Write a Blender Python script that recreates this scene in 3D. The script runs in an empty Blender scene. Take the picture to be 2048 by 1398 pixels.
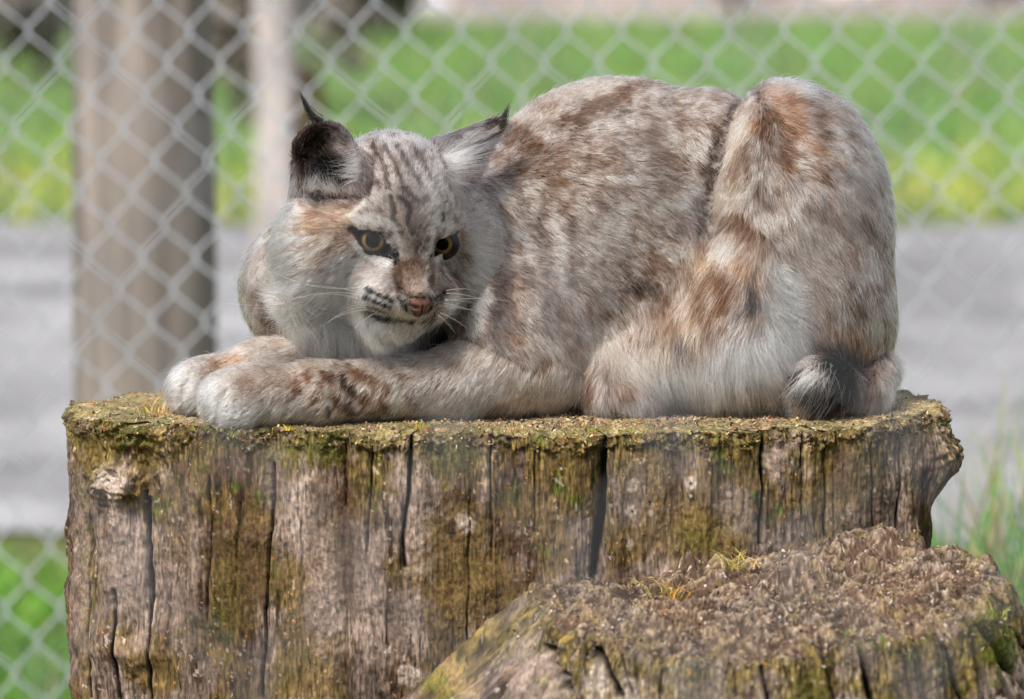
import bpy, bmesh, math, random
import numpy as np
from mathutils import Vector, Matrix

# ------------------------------------------------------------------ scene, camera, light
scene = bpy.context.scene
S = 0.0004                     # metres per photo pixel at the distance of the animal
D = 4.55                       # metres from the lens to the animal
TH = math.radians(6.0)         # the camera looks this far down
TOPZ = 0.78                    # height of the big stump
V0 = 815.0                     # the big stump's top meets the picture here (mid depth)
RT = Vector((1, 0, 0)); FW = Vector((0, math.cos(TH), -math.sin(TH))); UP = Vector((0, math.sin(TH), math.cos(TH)))
F0 = Vector((0, 0, TOPZ + S * (V0 - 699) * math.cos(TH)))
CAM = F0 - FW * D

cam = bpy.data.cameras.new("camera"); camo = bpy.data.objects.new("camera", cam)
scene.collection.objects.link(camo); scene.camera = camo
cam.lens = 200; cam.sensor_width = 36; cam.clip_start = 0.05; cam.clip_end = 500
camo.location = CAM
camo.rotation_euler = (math.radians(90) - TH, 0, 0)
cam.dof.use_dof = True; cam.dof.focus_distance = D - 0.10; cam.dof.aperture_fstop = 200 / 28.0

SUN_EL, SUN_AZ = math.radians(50), math.radians(-148)    # azimuth measured from +Y towards +X; high, behind and left
w = bpy.data.worlds.new("World"); scene.world = w; w.use_nodes = True
nt = w.node_tree; bg = nt.nodes["Background"]
sky = nt.nodes.new("ShaderNodeTexSky"); sky.sky_type = 'NISHITA'; sky.sun_disc = False
sky.sun_elevation = SUN_EL; sky.sun_rotation = SUN_AZ; sky.air_density = 1.0; sky.dust_density = 3.0; sky.ozone_density = 1.0
hs = nt.nodes.new("ShaderNodeHueSaturation"); hs.inputs["Saturation"].default_value = 0.45    # thin cloud greys the sky
nt.links.new(sky.outputs[0], hs.inputs["Color"]); nt.links.new(hs.outputs[0], bg.inputs[0]); bg.inputs[1].default_value = 0.15
sun = bpy.data.lights.new("sun", 'SUN'); suno = bpy.data.objects.new("sun", sun); scene.collection.objects.link(suno)
sun.energy = 4.0; sun.angle = math.radians(14.0); sun.color = (1.0, 0.96, 0.9)
sd = Vector((math.sin(SUN_AZ) * math.cos(SUN_EL), math.cos(SUN_AZ) * math.cos(SUN_EL), math.sin(SUN_EL)))
suno.rotation_euler = (-sd).to_track_quat('-Z', 'Y').to_euler()
scene.view_settings.view_transform = 'Standard'; scene.view_settings.look = 'None'
scene.view_settings.gamma = 1; scene.view_settings.use_curve_mapping = False
scene.view_settings.exposure = 0.58
scene.render.engine = 'CYCLES'
scene.cycles.use_denoising = True; scene.cycles.denoising_prefilter = 'ACCURATE'; scene.cycles.denoising_input_passes = 'RGB_ALBEDO_NORMAL'
scene.cycles.max_bounces = 8; scene.cycles.diffuse_bounces = 3; scene.cycles.transparent_max_bounces = 8
scene.cycles_curves.shape = 'RIBBONS'; scene.cycles_curves.subdivisions = 1

# ------------------------------------------------------------------ helpers
rng = np.random.default_rng(7); random.seed(7)
R3 = np.array([list(RT), [-c for c in UP], list(FW)]) * S      # rows: +u, +v (down), +w (away)
F0n = np.array(F0); CAMn = np.array(CAM)

def W(p):
    """(u, v, w) in the animal's own frame (1 unit = 0.4 mm, origin at the picture's middle) -> world"""
    p = np.asarray(p, float)
    return F0n + (p - np.array([1024.0, 699.0, 0.0])) @ R3

def at(px, py, dist):
    """world point that the photograph shows at pixel px, py when it lies dist metres in front of the lens"""
    k = dist / D * S
    return Vector(CAM) + FW * dist + RT * ((px - 1024) * k) + UP * ((699 - py) * k)

def on_ground(px, py, z=0.0):
    a = at(px, py, 1.0) - CAM
    t = (z - CAM.z) / a.z
    return CAM + a * t

def _hash(i, j, k, seed):
    h = (i.astype(np.uint32) * np.uint32(374761393) + j.astype(np.uint32) * np.uint32(668265263)
         + k.astype(np.uint32) * np.uint32(2246822519) + np.uint32((seed * 3266489917 + 12345) & 0xffffffff))
    h = (h ^ (h >> np.uint32(13))) * np.uint32(1274126177)
    h = (h ^ (h >> np.uint32(16))) * np.uint32(2654435761)
    h ^= h >> np.uint32(15)
    return h.astype(np.float32) * np.float32(1 / 4294967296.0)

def vnoise(p, seed=0):
    """value noise in [-1, 1] at points p (N, 3)"""
    p = np.asarray(p, np.float32); f = np.floor(p); t = p - f
    i = f.astype(np.int64); t = t * t * (3 - 2 * t)
    out = np.zeros(len(p), np.float32)
    for a in (0, 1):
        wa = t[:, 0] if a else 1 - t[:, 0]
        for b in (0, 1):
            wb = t[:, 1] if b else 1 - t[:, 1]
            for c in (0, 1):
                wc = t[:, 2] if c else 1 - t[:, 2]
                out += wa * wb * wc * _hash((i[:, 0] + a) & 0xffffffff, (i[:, 1] + b) & 0xffffffff, (i[:, 2] + c) & 0xffffffff, seed)
    return out * 2 - 1

def fbm(p, oct=4, seed=0, gain=0.5):
    s = 0; a = 1; n = 0
    p = np.asarray(p, np.float32)
    for o in range(oct):
        s = s + a * vnoise(p * (2.03 ** o) + 17.3 * o, seed + o); n += a; a *= gain
    return s / n * 1.6

def sstep(a, b, x):
    t = np.clip((x - a) / (b - a), 0, 1); return t * t * (3 - 2 * t)

def link(o, parent=None):
    scene.collection.objects.link(o)
    if parent is not None: o.parent = parent
    return o

def mesh_np(name, verts, faces, mat=None, parent=None, smooth=True, col=None, link_it=True):
    """faces: int array (N, 3|4)"""
    me = bpy.data.meshes.new(name); verts = np.asarray(verts, np.float32); faces = np.asarray(faces, np.int32)
    n = faces.shape[1]
    me.vertices.add(len(verts)); me.vertices.foreach_set("co", verts.ravel())
    me.loops.add(faces.size); me.loops.foreach_set("vertex_index", faces.ravel())
    me.polygons.add(len(faces))
    me.polygons.foreach_set("loop_start", np.arange(0, faces.size, n, dtype=np.int32))
    me.polygons.foreach_set("loop_total", np.full(len(faces), n, np.int32))
    me.update(calc_edges=True)
    if smooth: me.polygons.foreach_set("use_smooth", np.ones(len(faces), bool))
    if col is not None:
        ca = me.color_attributes.new("Col", 'FLOAT_COLOR', 'POINT')
        c4 = np.ones((len(verts), 4), np.float32); c4[:, :3] = col
        ca.data.foreach_set("color", c4.ravel())
    if mat: me.materials.append(mat)
    o = bpy.data.objects.new(name, me)
    return link(o, parent) if link_it else o

def tag(o, label=None, cat=None, group=None, kind=None):
    if label: o["label"] = label
    if cat: o["category"] = cat
    if group: o["group"] = group
    if kind: o["kind"] = kind
    return o

def empty(name, loc):
    o = bpy.data.objects.new(name, None); o.location = loc; o.empty_display_size = 0.05
    return link(o)

def new_mat(name, rough=0.8, spec=0.3):
    m = bpy.data.materials.new(name); m.use_nodes = True
    b = m.node_tree.nodes["Principled BSDF"]; b.inputs["Roughness"].default_value = rough
    b.inputs["Specular IOR Level"].default_value = spec
    return m, m.node_tree, b

def flat_mat(name, c, rough=0.7, spec=0.3, var=0.15, scale=40.0, bump=0.0, metallic=0.0):
    """one colour broken up by noise"""
    m, t, b = new_mat(name, rough, spec)
    tc = t.nodes.new("ShaderNodeTexCoord"); nz = t.nodes.new("ShaderNodeTexNoise"); nz.inputs["Scale"].default_value = scale
    nz.inputs["Detail"].default_value = 5
    t.links.new(tc.outputs["Object"], nz.inputs["Vector"])
    mr = t.nodes.new("ShaderNodeMapRange"); mr.inputs[1].default_value = 0.3; mr.inputs[2].default_value = 0.7
    mr.inputs[3].default_value = 1 - var; mr.inputs[4].default_value = 1 + var
    t.links.new(nz.outputs[0], mr.inputs[0])
    mx = t.nodes.new("ShaderNodeMix"); mx.data_type = 'RGBA'; mx.blend_type = 'MULTIPLY'; mx.inputs[0].default_value = 1
    mx.inputs[6].default_value = (*c, 1); t.links.new(mr.outputs[0], mx.inputs[7])
    t.links.new(mx.outputs[2], b.inputs["Base Color"]); b.inputs["Metallic"].default_value = metallic
    if bump:
        bp = t.nodes.new("ShaderNodeBump"); bp.inputs["Strength"].default_value = bump; bp.inputs["Distance"].default_value = 0.002
        t.links.new(nz.outputs[0], bp.inputs["Height"]); t.links.new(bp.outputs[0], b.inputs["Normal"])
    return m

def col_mat(name, rough=0.85, spec=0.2, scale=900.0, stretch=(1, 1, 1), var=0.35, bump=0.5, dist=0.001, trans=0.0):
    """vertex colour 'Col' times fine grain"""
    m, t, b = new_mat(name, rough, spec)
    at_ = t.nodes.new("ShaderNodeAttribute"); at_.attribute_name = "Col"
    tc = t.nodes.new("ShaderNodeTexCoord"); mp = t.nodes.new("ShaderNodeMapping"); mp.inputs["Scale"].default_value = stretch
    nz = t.nodes.new("ShaderNodeTexNoise"); nz.inputs["Scale"].default_value = scale; nz.inputs["Detail"].default_value = 4
    t.links.new(tc.outputs["Object"], mp.inputs[0]); t.links.new(mp.outputs[0], nz.inputs["Vector"])
    mr = t.nodes.new("ShaderNodeMapRange"); mr.inputs[1].default_value = 0.3; mr.inputs[2].default_value = 0.7
    mr.inputs[3].default_value = 1 - var; mr.inputs[4].default_value = 1 + var
    t.links.new(nz.outputs[0], mr.inputs[0])
    mx = t.nodes.new("ShaderNodeMix"); mx.data_type = 'RGBA'; mx.blend_type = 'MULTIPLY'; mx.inputs[0].default_value = 1
    t.links.new(at_.outputs["Color"], mx.inputs[6]); t.links.new(mr.outputs[0], mx.inputs[7])
    t.links.new(mx.outputs[2], b.inputs["Base Color"])
    if bump:
        bp = t.nodes.new("ShaderNodeBump"); bp.inputs["Strength"].default_value = bump; bp.inputs["Distance"].default_value = dist
        t.links.new(nz.outputs[0], bp.inputs["Height"]); t.links.new(bp.outputs[0], b.inputs["Normal"])
    if trans:
        tr = t.nodes.new("ShaderNodeBsdfTranslucent"); t.links.new(mx.outputs[2], tr.inputs[0])
        ms = t.nodes.new("ShaderNodeMixShader"); ms.inputs[0].default_value = trans
        t.links.new(b.outputs[0], ms.inputs[1]); t.links.new(tr.outputs[0], ms.inputs[2])
        t.links.new(ms.outputs[0], t.nodes["Material Output"].inputs[0])
    return m

def hair_obj(name, pts, rad, col, mat, parent):
    """pts (N, K, 3) world, rad (N, K), col (N, K, 3) -> one curves object"""
    n, k = pts.shape[:2]
    h = bpy.data.hair_curves.new(name); h.add_curves([k] * n)
    h.attributes["position"].data.foreach_set("vector", np.ascontiguousarray(pts, np.float32).ravel())
    r = h.attributes.new("radius", 'FLOAT', 'POINT'); r.data.foreach_set("value", np.ascontiguousarray(rad, np.float32).ravel())
    c = h.attributes.new("Col", 'FLOAT_COLOR', 'POINT')
    c4 = np.ones((n, k, 4), np.float32); c4[..., :3] = col
    c.data.foreach_set("color", c4.ravel())
    h.materials.append(mat)
    o = bpy.data.objects.new(name, h)
    return link(o, parent)

def hair_mat(name, rough=0.35):
    m = bpy.data.materials.new(name); m.use_nodes = True; t = m.node_tree
    t.nodes.remove(t.nodes["Principled BSDF"])
    hb = t.nodes.new("ShaderNodeBsdfHairPrincipled"); hb.parametrization = 'COLOR'
    hb.inputs["Roughness"].default_value = rough; hb.inputs["Radial Roughness"].default_value = 0.6; hb.inputs["IOR"].default_value = 1.24
    a = t.nodes.new("ShaderNodeAttribute"); a.attribute_name = "Col"
    t.links.new(a.outputs["Color"], hb.inputs["Color"]); t.links.new(hb.outputs[0], t.nodes["Material Output"].inputs[0])
    return m
# ------------------------------------------------------------------ ground, road, lawn
def ground_y(py):
    return on_ground(1024, py).y
Y_NEAR = ground_y(1085); Y_ROAD = ground_y(455); Y_LAWN = ground_y(62)

soil_m = flat_mat("soil", (.085, .085, .035), .95, .1, .5, 3.0)
grassg_m = flat_mat("turf", (.13, .22, .075), .95, .1, .55, .9)
gravel_m = flat_mat("gravel", (.205, .202, .208), .95, .1, .45, 1.6)
litter_m = flat_mat("litter", (.25, .205, .19), .95, .1, .45, .9)

def sheet(name, x0, x1, y0, y1, z, mat, nx=40, ny=40, wob=0.0, seed=1):
    xs = np.linspace(x0, x1, nx); ys = np.linspace(y0, y1, ny); X, Y = np.meshgrid(xs, ys)
    p = np.stack([X.ravel(), Y.ravel(), np.full(X.size, z)], 1)
    if wob:
        e = (np.abs((p[:, 1] - y0) / (y1 - y0) - .5) > .499)
        p[:, 1] += np.where(e, fbm(np.stack([p[:, 0] * .8, p[:, 1] * 0, p[:, 0] * 0], 1), 3, seed) * wob, 0)
    i = np.arange(ny - 1)[:, None] * nx + np.arange(nx - 1)[None, :]
    f = np.stack([i, i + 1, i + nx + 1, i + nx], -1).reshape(-1, 4)
    return mesh_np(name, p, f, mat, None, False)
tag(sheet("ground", -150, 150, -20, 280, 0.0, soil_m, 10, 10), kind="structure")
tag(sheet("lawn", -30, 30, Y_ROAD - .3, Y_LAWN + .4, 0.004, grassg_m, 120, 12), kind="structure")
tag(sheet("gravel_road", -30, 30, Y_NEAR, Y_ROAD, 0.008, gravel_m, 240, 12, .3, 3), kind="structure")
tag(sheet("far_path", -60, 60, Y_LAWN, Y_LAWN + 60, 0.008, litter_m, 200, 12, .8, 5), kind="structure")

def blades(name, P, h, wd, lean, cols, mat, kind="stuff", parent=None):
    """grass blades: each a bent strip of three pieces"""
    n = len(P); az = rng.uniform(0, 2 * math.pi, n); face = rng.uniform(0, 2 * math.pi, n)
    dx, dy = np.cos(az) * lean * h, np.sin(az) * lean * h
    wx, wy = np.cos(face) * wd / 2, np.sin(face) * wd / 2
    V_ = []
    for t, k in ((0, 1), (.4, .85), (.75, .55), (1, .05)):
        c = P + np.stack([dx * t * t, dy * t * t, h * t * (1 - .25 * lean * t)], 1)
        o = np.stack([wx * k, wy * k, 0 * wx], 1); V_ += [c - o, c + o]
    V_ = np.stack(V_, 1).reshape(-1, 3)
    b = np.arange(n)[:, None, None] * 8; F_ = (b + np.array([[0, 1, 3, 2], [2, 3, 5, 4], [4, 5, 7, 6]])[None]).reshape(-1, 4)
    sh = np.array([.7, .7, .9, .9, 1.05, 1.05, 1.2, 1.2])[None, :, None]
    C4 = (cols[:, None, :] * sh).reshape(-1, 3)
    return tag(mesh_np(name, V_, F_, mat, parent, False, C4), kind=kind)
grass_m = col_mat("grass_blades", .6, .3, 60, (1, 1, 1), .2, 0, .001, .35)

def gcols(n, a, b, dry=.1, dryc=(.34, .27, .13)):
    k = rng.random(n)[:, None]; c = np.array(a) * (1 - k) + np.array(b) * k
    d = rng.random(n) < dry; c[d] = np.array(dryc) * rng.uniform(.7, 1.1, (d.sum(), 1)); return c
# lawn beyond the road
n = 60000; P_ = np.stack([rng.uniform(-3.6, 3.6, n), Y_ROAD + (Y_LAWN - Y_ROAD) * rng.random(n) ** 1.2, np.zeros(n)], 1)
keep = vnoise(np.stack([P_[:, 0] * 1.2, P_[:, 1] * .5, P_[:, 2]], 1), 9) > -.55; P_ = P_[keep]; n = len(P_)
c_ = gcols(n, (.13, .27, .06), (.23, .38, .13), .14)
edge = np.clip(1 - (P_[:, 1] - Y_ROAD) / 3.4, 0, 1) * (.6 + .4 * vnoise(P_ * np.array([.7, .5, 0]), 19))
sel = rng.random(n) < edge * .8; c_[sel] = np.array([.74, .68, .14]) * rng.uniform(.5, 1.1, (sel.sum(), 1))
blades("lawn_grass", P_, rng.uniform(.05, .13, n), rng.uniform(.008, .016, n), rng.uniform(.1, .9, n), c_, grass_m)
# rough grass on this side of the road
n = 26000; P_ = np.stack([rng.uniform(-1.6, 1.6, n), ground_y(1500) - 1.3 + (Y_NEAR - .75 - ground_y(1500) + 1.3) * rng.random(n), np.zeros(n)], 1)
c_ = gcols(n, (.08, .22, .02), (.18, .38, .05), .07)
blades("roadside_grass", P_, rng.uniform(.05, .17, n), rng.uniform(.004, .009, n), rng.uniform(.2, 1.1, n), c_, grass_m)

# tall half dry tussocks right of the stump
def tussock(px, py, dist, n, h, label, dry, spread=.09):
    g = at(px, py, dist); base = Vector((g.x, g.y, 0)); o = empty("grass_tussock", base)
    P_ = rng.normal(0, spread, (n, 3)); P_[:, 2] = 0
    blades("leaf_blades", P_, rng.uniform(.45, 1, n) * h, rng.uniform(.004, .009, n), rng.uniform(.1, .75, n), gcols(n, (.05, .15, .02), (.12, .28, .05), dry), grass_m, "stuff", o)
    m_ = max(5, n // 55); P_ = rng.normal(0, spread * .8, (m_, 3)); P_[:, 2] = 0
    blades("dry_stalks", P_, rng.uniform(.8, 1.15, m_) * h, rng.uniform(.004, .008, m_), rng.uniform(.2, .6, m_), gcols(m_, (.42, .34, .24), (.55, .47, .38), 0), grass_m, "stuff", o)
    return tag(o, label, "grass tussock", "tall grass tussocks beside the big stump")
tussock(1935, 1300, 5.6, 620, .62, "tall green tussock with dry stalks, next to the right edge of the big stump", .25)
tussock(2040, 1300, 6.0, 620, .68, "tall half dry tussock at the far right edge of the picture", .4)
tussock(2120, 1300, 5.5, 420, .66, "lower green tussock outermost on the right, partly cut off", .2)
tussock(1850, 1300, 6.2, 300, .50, "short green tussock half hidden behind the right side of the big stump", .15)

# ------------------------------------------------------------------ wooden posts
def wood_post(name, px, py, dist, width_px, height, label, colr, cat="post", group=None, sides=40):
    c = at(px, py, dist); r = width_px * S * dist / D / 2
    z = np.linspace(0, height, 60); a = np.linspace(0, 2 * math.pi, sides, endpoint=False)
    A, Z = np.meshgrid(a, z); p = np.stack([np.cos(A).ravel() * 3, np.sin(A).ravel() * 3, Z.ravel() * 3], 1)
    rr = r * (1 + .05 * fbm(p * np.array([1.5, 1.5, .25]) + px, 3, 4)) * (1 - .04 * Z.ravel() / height)
    v = np.stack([np.cos(A).ravel() * rr, np.sin(A).ravel() * rr, Z.ravel()], 1)
    i = (np.arange(59)[:, None] * sides + np.arange(sides)[None, :]); j = (np.arange(59)[:, None] * sides + (np.arange(sides)[None, :] + 1) % sides)
    f = np.stack([i, j, j + sides, i + sides], -1).reshape(-1, 4)
    n1 = fbm(p * np.array([4, 4, .35]) + px, 4, 8)[:, None]; cc = np.array(colr) * (1 + .55 * n1)
    top = np.array([[0, 0, height]]); v = np.concatenate([v, top]); cc = np.concatenate([cc, np.array([colr])])
    k = 59 * sides + np.arange(sides); k2 = 59 * sides + (np.arange(sides) + 1) % sides; tc = np.full(sides, len(v) - 1)
    f = np.concatenate([f, np.stack([k, k2, tc, tc], 1)[:, :4]])
    bm = bmesh.new(); vs = [bm.verts.new(x) for x in v]
    for q_ in f:
        try: bm.faces.new([vs[x] for x in dict.fromkeys(q_.tolist())])
        except ValueError: pass
    me = bpy.data.meshes.new(name); bm.to_mesh(me); bm.free()
    for q_ in me.polygons: q_.use_smooth = True
    ca = me.color_attributes.new("Col", 'FLOAT_COLOR', 'POINT'); ca.data.foreach_set("color", np.concatenate([np.clip(cc, 0, 1), np.ones((len(cc), 1))], 1).astype(np.float32).ravel())
    me.materials.append(post_m); o = bpy.data.objects.new(name, me); link(o); o.location = (c.x, c.y, 0)
    return tag(o, label, cat, group)
post_m = col_mat("post_wood", .9, .1, 40, (1, 1, .1), .3, .6, .004)
wood_post("wooden_post", 292, 600, 7.6, 285, 1.9, "thick round brown wooden post close behind the mesh fence at left", (.205, .175, .155))
wood_post("wooden_post", 552, 300, 14.6, 84, 2.2, "slim pale post standing in the lawn, right of the thick brown post", (.34, .305, .285))

# ------------------------------------------------------------------ things at the far side of the lawn
leaf_m = col_mat("leaves", .7, .2, 20, (1, 1, 1), .25, 0, .001, .25)
def shrub(px, dist, wpx, h, col, label, name="shrub", n=2600, py=None, cat="shrub"):
    c = at(px, 300, dist); rx = wpx * S * dist / D / 2; o = empty(name, (c.x, c.y, 0))
    stems = []; vs = []; fs = []
    for i in range(7):
        a = rng.uniform(0, 6.28); e = np.array([math.cos(a) * rx * .6, math.sin(a) * rx * .6, h * rng.uniform(.6, .9)]); r_ = .012
        for t in range(5):
            f_ = t / 4; ctr_ = e * np.array([f_ ** 1.5, f_ ** 1.5, f_]); rr_ = r_ * (1 - .7 * f_)
            for k in range(5): vs.append(ctr_ + np.array([math.cos(k * 1.2566) * rr_, math.sin(k * 1.2566) * rr_, 0]))
        b_ = i * 25
        for t in range(4):
            for k in range(5): fs.append((b_ + t * 5 + k, b_ + t * 5 + (k + 1) % 5, b_ + (t + 1) * 5 + (k + 1) % 5, b_ + (t + 1) * 5 + k))
    mesh_np("stems", vs, fs, leaf_m, o, True, np.tile([.10, .07, .05], (len(vs), 1)))
    cl_ = rng.normal(0, .5, (24, 3)) * np.array([rx, rx, h * .32]) + np.array([0, 0, h * .58])
    Pc = cl_[rng.integers(0, 24, n)] + rng.normal(0, .17, (n, 3)) * np.array([rx, rx, h * .5]); Pc[:, 2] = np.abs(Pc[:, 2]) + .02
    sz = rng.uniform(.03, .06, n)[:, None]; d1 = rng.normal(0, 1, (n, 3)); d1 /= np.linalg.norm(d1, axis=1, keepdims=True); d2 = np.cross(d1, rng.normal(0, 1, (n, 3))); d2 /= np.linalg.norm(d2, axis=1, keepdims=True)
    V_ = np.stack([Pc - d1 * sz, Pc + d2 * sz * .5, Pc + d1 * sz, Pc - d2 * sz * .5], 1).reshape(-1, 3); F_ = np.arange(n * 4).reshape(-1, 4)
    cc = np.repeat(np.array(col) * rng.uniform(.5, 1.4, (n, 1)), 4, 0)
    tag(mesh_np("leaves", V_, F_, leaf_m, o, False, cc), kind="stuff")
    return tag(o, label, cat)
shrub(480, 19.5, 330, .75, (.20, .17, .14), "wide grey brown thicket between the thick post and the slim pale post")
shrub(90, 21.5, 330, .75, (.24, .21, .19), "grey brown thicket left of the thick post, above the lawn")
shrub(572, 15.6, 90, .42, (.20, .14, .06), "small olive brown shrub at the foot of the slim pale post")
shrub(1470, 27.4, 150, .60, (.05, .055, .03), "dark shrub at the top edge of the picture above the cat's back")
shrub(760, 25.0, 190, .75, (.09, .10, .06), "dark green shrub above the cat's forehead, at the top of the picture")
shrub(590, 26.5, 150, .9, (.07, .07, .05), "dark shrub behind the slim pale post")
shrub(330, 27.0, 230, 1.0, (.09, .07, .05), "wide brown shrub far behind the thick brown post")
shrub(30, 23.0, 170, .7, (.13, .11, .08), "brown shrub in the top left corner of the picture")
shrub(2030, 29.0, 130, .5, (.10, .07, .05), "brown shrub in the top right corner of the picture")
rock_m = col_mat("rock", .9, .2, 8, (1, 1, 1), .2, .5, .02)
def boulder(px, dist, wpx, hfac, col, label):
    c = at(px, 300, dist); r = wpx * S * dist / D / 2
    bm = bmesh.new(); bmesh.ops.create_icosphere(bm, subdivisions=4, radius=1); v = np.array([x.co[:] for x in bm.verts]); f = np.array([[x.index for x in q.verts] for q in bm.faces]); bm.free()
    v *= (1 + .22 * fbm(v * 1.3 + px, 3, 5))[:, None]; v *= np.array([r, r * .8, r * hfac]); v[:, 2] = np.maximum(v[:, 2] + r * hfac * .5, 0)
    o = mesh_np("boulder", v, f, rock_m, None, True, np.array(col) * (1 + .3 * fbm(v * 3, 3, 2))[:, None]); o.location = (c.x, c.y, 0)
    return tag(o, label, "boulder")
boulder(690, 26.5, 110, .7, (.55, .55, .60), "pale grey boulder at the top edge, above the cat's forehead")
boulder(845, 28.6, 120, .5, (.50, .47, .50), "low pale boulder at the top edge right of the grey one")
boulder(60, 28.0, 200, .5, (.48, .46, .48), "broad grey boulder behind the shrub in the top left corner")
boulder(1720, 30.0, 160, .4, (.45, .40, .40), "pinkish grey boulder at the top edge above the cat's rump")

# ------------------------------------------------------------------ chain link fences
def link_wire(half_w, half_h, n_half, r, shear):
    """one zigzag wire standing on z=0, hooks at both ends of every bend"""
    path = []
    for i in range(n_half + 1):
        sx = -1 if i % 2 else 1
        zc = i * half_h
        for t, k, yy in ((-.12, .955, .7), (0, 1.0, 0), (.12, .955, -.7)):
            z = zc + t * half_h * 1.0
            if -.01 <= z <= n_half * half_h + .01: path.append((sx * half_w * k + sx * r, yy * r * 1.2 * sx, max(z, 0)))
    p = np.array(path); p[:, 0] -= p[:, 2] * shear
    d = np.gradient(p, axis=0); d /= np.linalg.norm(d, axis=1, keepdims=True)
    s1 = np.cross(d, [0, 1, 0]); s1 /= np.linalg.norm(s1, axis=1, keepdims=True); s2 = np.cross(d, s1)
    K_ = 8; a = np.arange(K_) * 2 * math.pi / K_
    v = (p[:, None] + r * (np.cos(a)[None, :, None] * s1[:, None] + np.sin(a)[None, :, None] * s2[:, None])).reshape(-1, 3)
    i = np.arange(len(p) - 1)[:, None] * K_ + np.arange(K_)[None]; j = np.arange(len(p) - 1)[:, None] * K_ + (np.arange(K_)[None] + 1) % K_
    return v, np.stack([i, j, j + K_, i + K_], -1).reshape(-1, 4)
def chain_fence(dist, vec_a, vec_b, node, r, n_left, n_right, top, label, mat):
    """vec_a, vec_b: steps between neighbouring knots in photo pixels; node: a knot's pixel"""
    k = dist / D * S; hd = (vec_a[0] - vec_b[0]) * k; vd = (vec_a[1] + vec_b[1]) * k; shear = (vec_a[0] + vec_b[0]) / (vec_a[1] + vec_b[1])
    c = at(node[0], node[1], dist); o = empty("chain_link_fence", (c.x, c.y, 0))
    half_h = vd / 2; m_ = int((c.z - half_h) / vd); z0 = c.z - m_ * vd; n_half = int((top - z0) / half_h)
    v, f = link_wire(hd / 4, half_h, n_half, r, shear)
    first = mesh_np("wire", v, f, mat, o)
    for i in range(-n_left, n_right + 1):                 # neighbours are shifted by half a mesh and hook into each other
        w_ = first if i == -n_left else first.copy()
        if i != -n_left: link(w_, o)
        odd = i % 2
        w_.rotation_euler.y = random.uniform(-.0016, .0016)
        w_.location = (random.uniform(-.0008, .0008) - hd / 4 + m_ * vd * shear + i * hd / 2 + odd * shear * half_h, 0, z0 - odd * half_h)
    return tag(o, label, "fence")
wire_m = flat_mat("galvanised_wire", (.33, .345, .38), .6, .4, .12, 30, 0, .0)

chain_fence(1.55 * D, (63, 65), (-45, 65), (272, 62), .0016, 24, 40, 1.55, "blurred chain-link fence behind the bobcat, in front of the wooden post", wire_m)
# ------------------------------------------------------------------ the bobcat
# everything about the animal is written in its own frame: u right, v down, w away, 1 unit = 0.4 mm
def ell(c, r, rot=0.0, yaw=0.0):
    return ('e', np.array(c, np.float32), np.array(r, np.float32), rot, yaw)
def cone(a, b, ra, rb):
    return ('c', np.array(a, np.float32), np.array(b, np.float32), ra, rb)

def prim_d(pr, U, V, Wd):
    if pr[0] == 'e':
        _, c, r, rot, yaw = pr
        x = U - c[0]; y = V - c[1]; z = Wd - c[2]
        if yaw:
            cy, sy = math.cos(yaw), math.sin(yaw); x, z = cy * x + sy * z, -sy * x + cy * z
        if rot:
            cr, sr = math.cos(rot), math.sin(rot); x, y = cr * x + sr * y, -sr * x + cr * y
        k0 = np.sqrt((x / r[0]) ** 2 + (y / r[1]) ** 2 + (z / r[2]) ** 2) + 1e-6
        k1 = np.sqrt((x / r[0] ** 2) ** 2 + (y / r[1] ** 2) ** 2 + (z / r[2] ** 2) ** 2) + 1e-6
        return k0 * (k0 - 1) / k1
    _, a, b, ra, rb = pr
    ba = b - a; L2 = float(ba @ ba)
    t = np.clip(((U - a[0]) * ba[0] + (V - a[1]) * ba[1] + (Wd - a[2]) * ba[2]) / L2, 0, 1)
    d = np.sqrt((U - a[0] - t * ba[0]) ** 2 + (V - a[1] - t * ba[1]) ** 2 + (Wd - a[2] - t * ba[2]) ** 2)
    return d - (ra + (rb - ra) * t)

def smin(a, b, k):
    h = np.maximum(k - np.abs(a - b), 0) / k
    return np.minimum(a, b) - h * h * k * 0.25

# head frame
YAW, PIT = math.radians(28), math.radians(20)
HR = np.array([math.cos(YAW), 0, math.sin(YAW)])
HF = np.array([math.sin(YAW) * math.cos(PIT), math.sin(PIT), -math.cos(YAW) * math.cos(PIT)])
HD = np.cross(HF, HR); HD = HD if HD[1] > 0 else -HD
HO = np.array([787.0, 445.0, -250.0])
def H(a, b, c): return HO + a * HR + b * HD + c * HF
def hell(c, r): return ('h', np.array(c, np.float32), np.array(r, np.float32))
def prim_any(pr, U, V, Wd):
    if pr[0] == 'h':
        x = (U - HO[0]) * HR[0] + (V - HO[1]) * HR[1] + (Wd - HO[2]) * HR[2] - pr[1][0]
        y = (U - HO[0]) * HD[0] + (V - HO[1]) * HD[1] + (Wd - HO[2]) * HD[2] - pr[1][1]
        z = (U - HO[0]) * HF[0] + (V - HO[1]) * HF[1] + (Wd - HO[2]) * HF[2] - pr[1][2]
        r = pr[2]
        k0 = np.sqrt((x / r[0]) ** 2 + (y / r[1]) ** 2 + (z / r[2]) ** 2) + 1e-6
        k1 = np.sqrt((x / r[0] ** 2) ** 2 + (y / r[1] ** 2) ** 2 + (z / r[2] ** 2) ** 2) + 1e-6
        return k0 * (k0 - 1) / k1
    return prim_d(pr, U, V, Wd)

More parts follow.
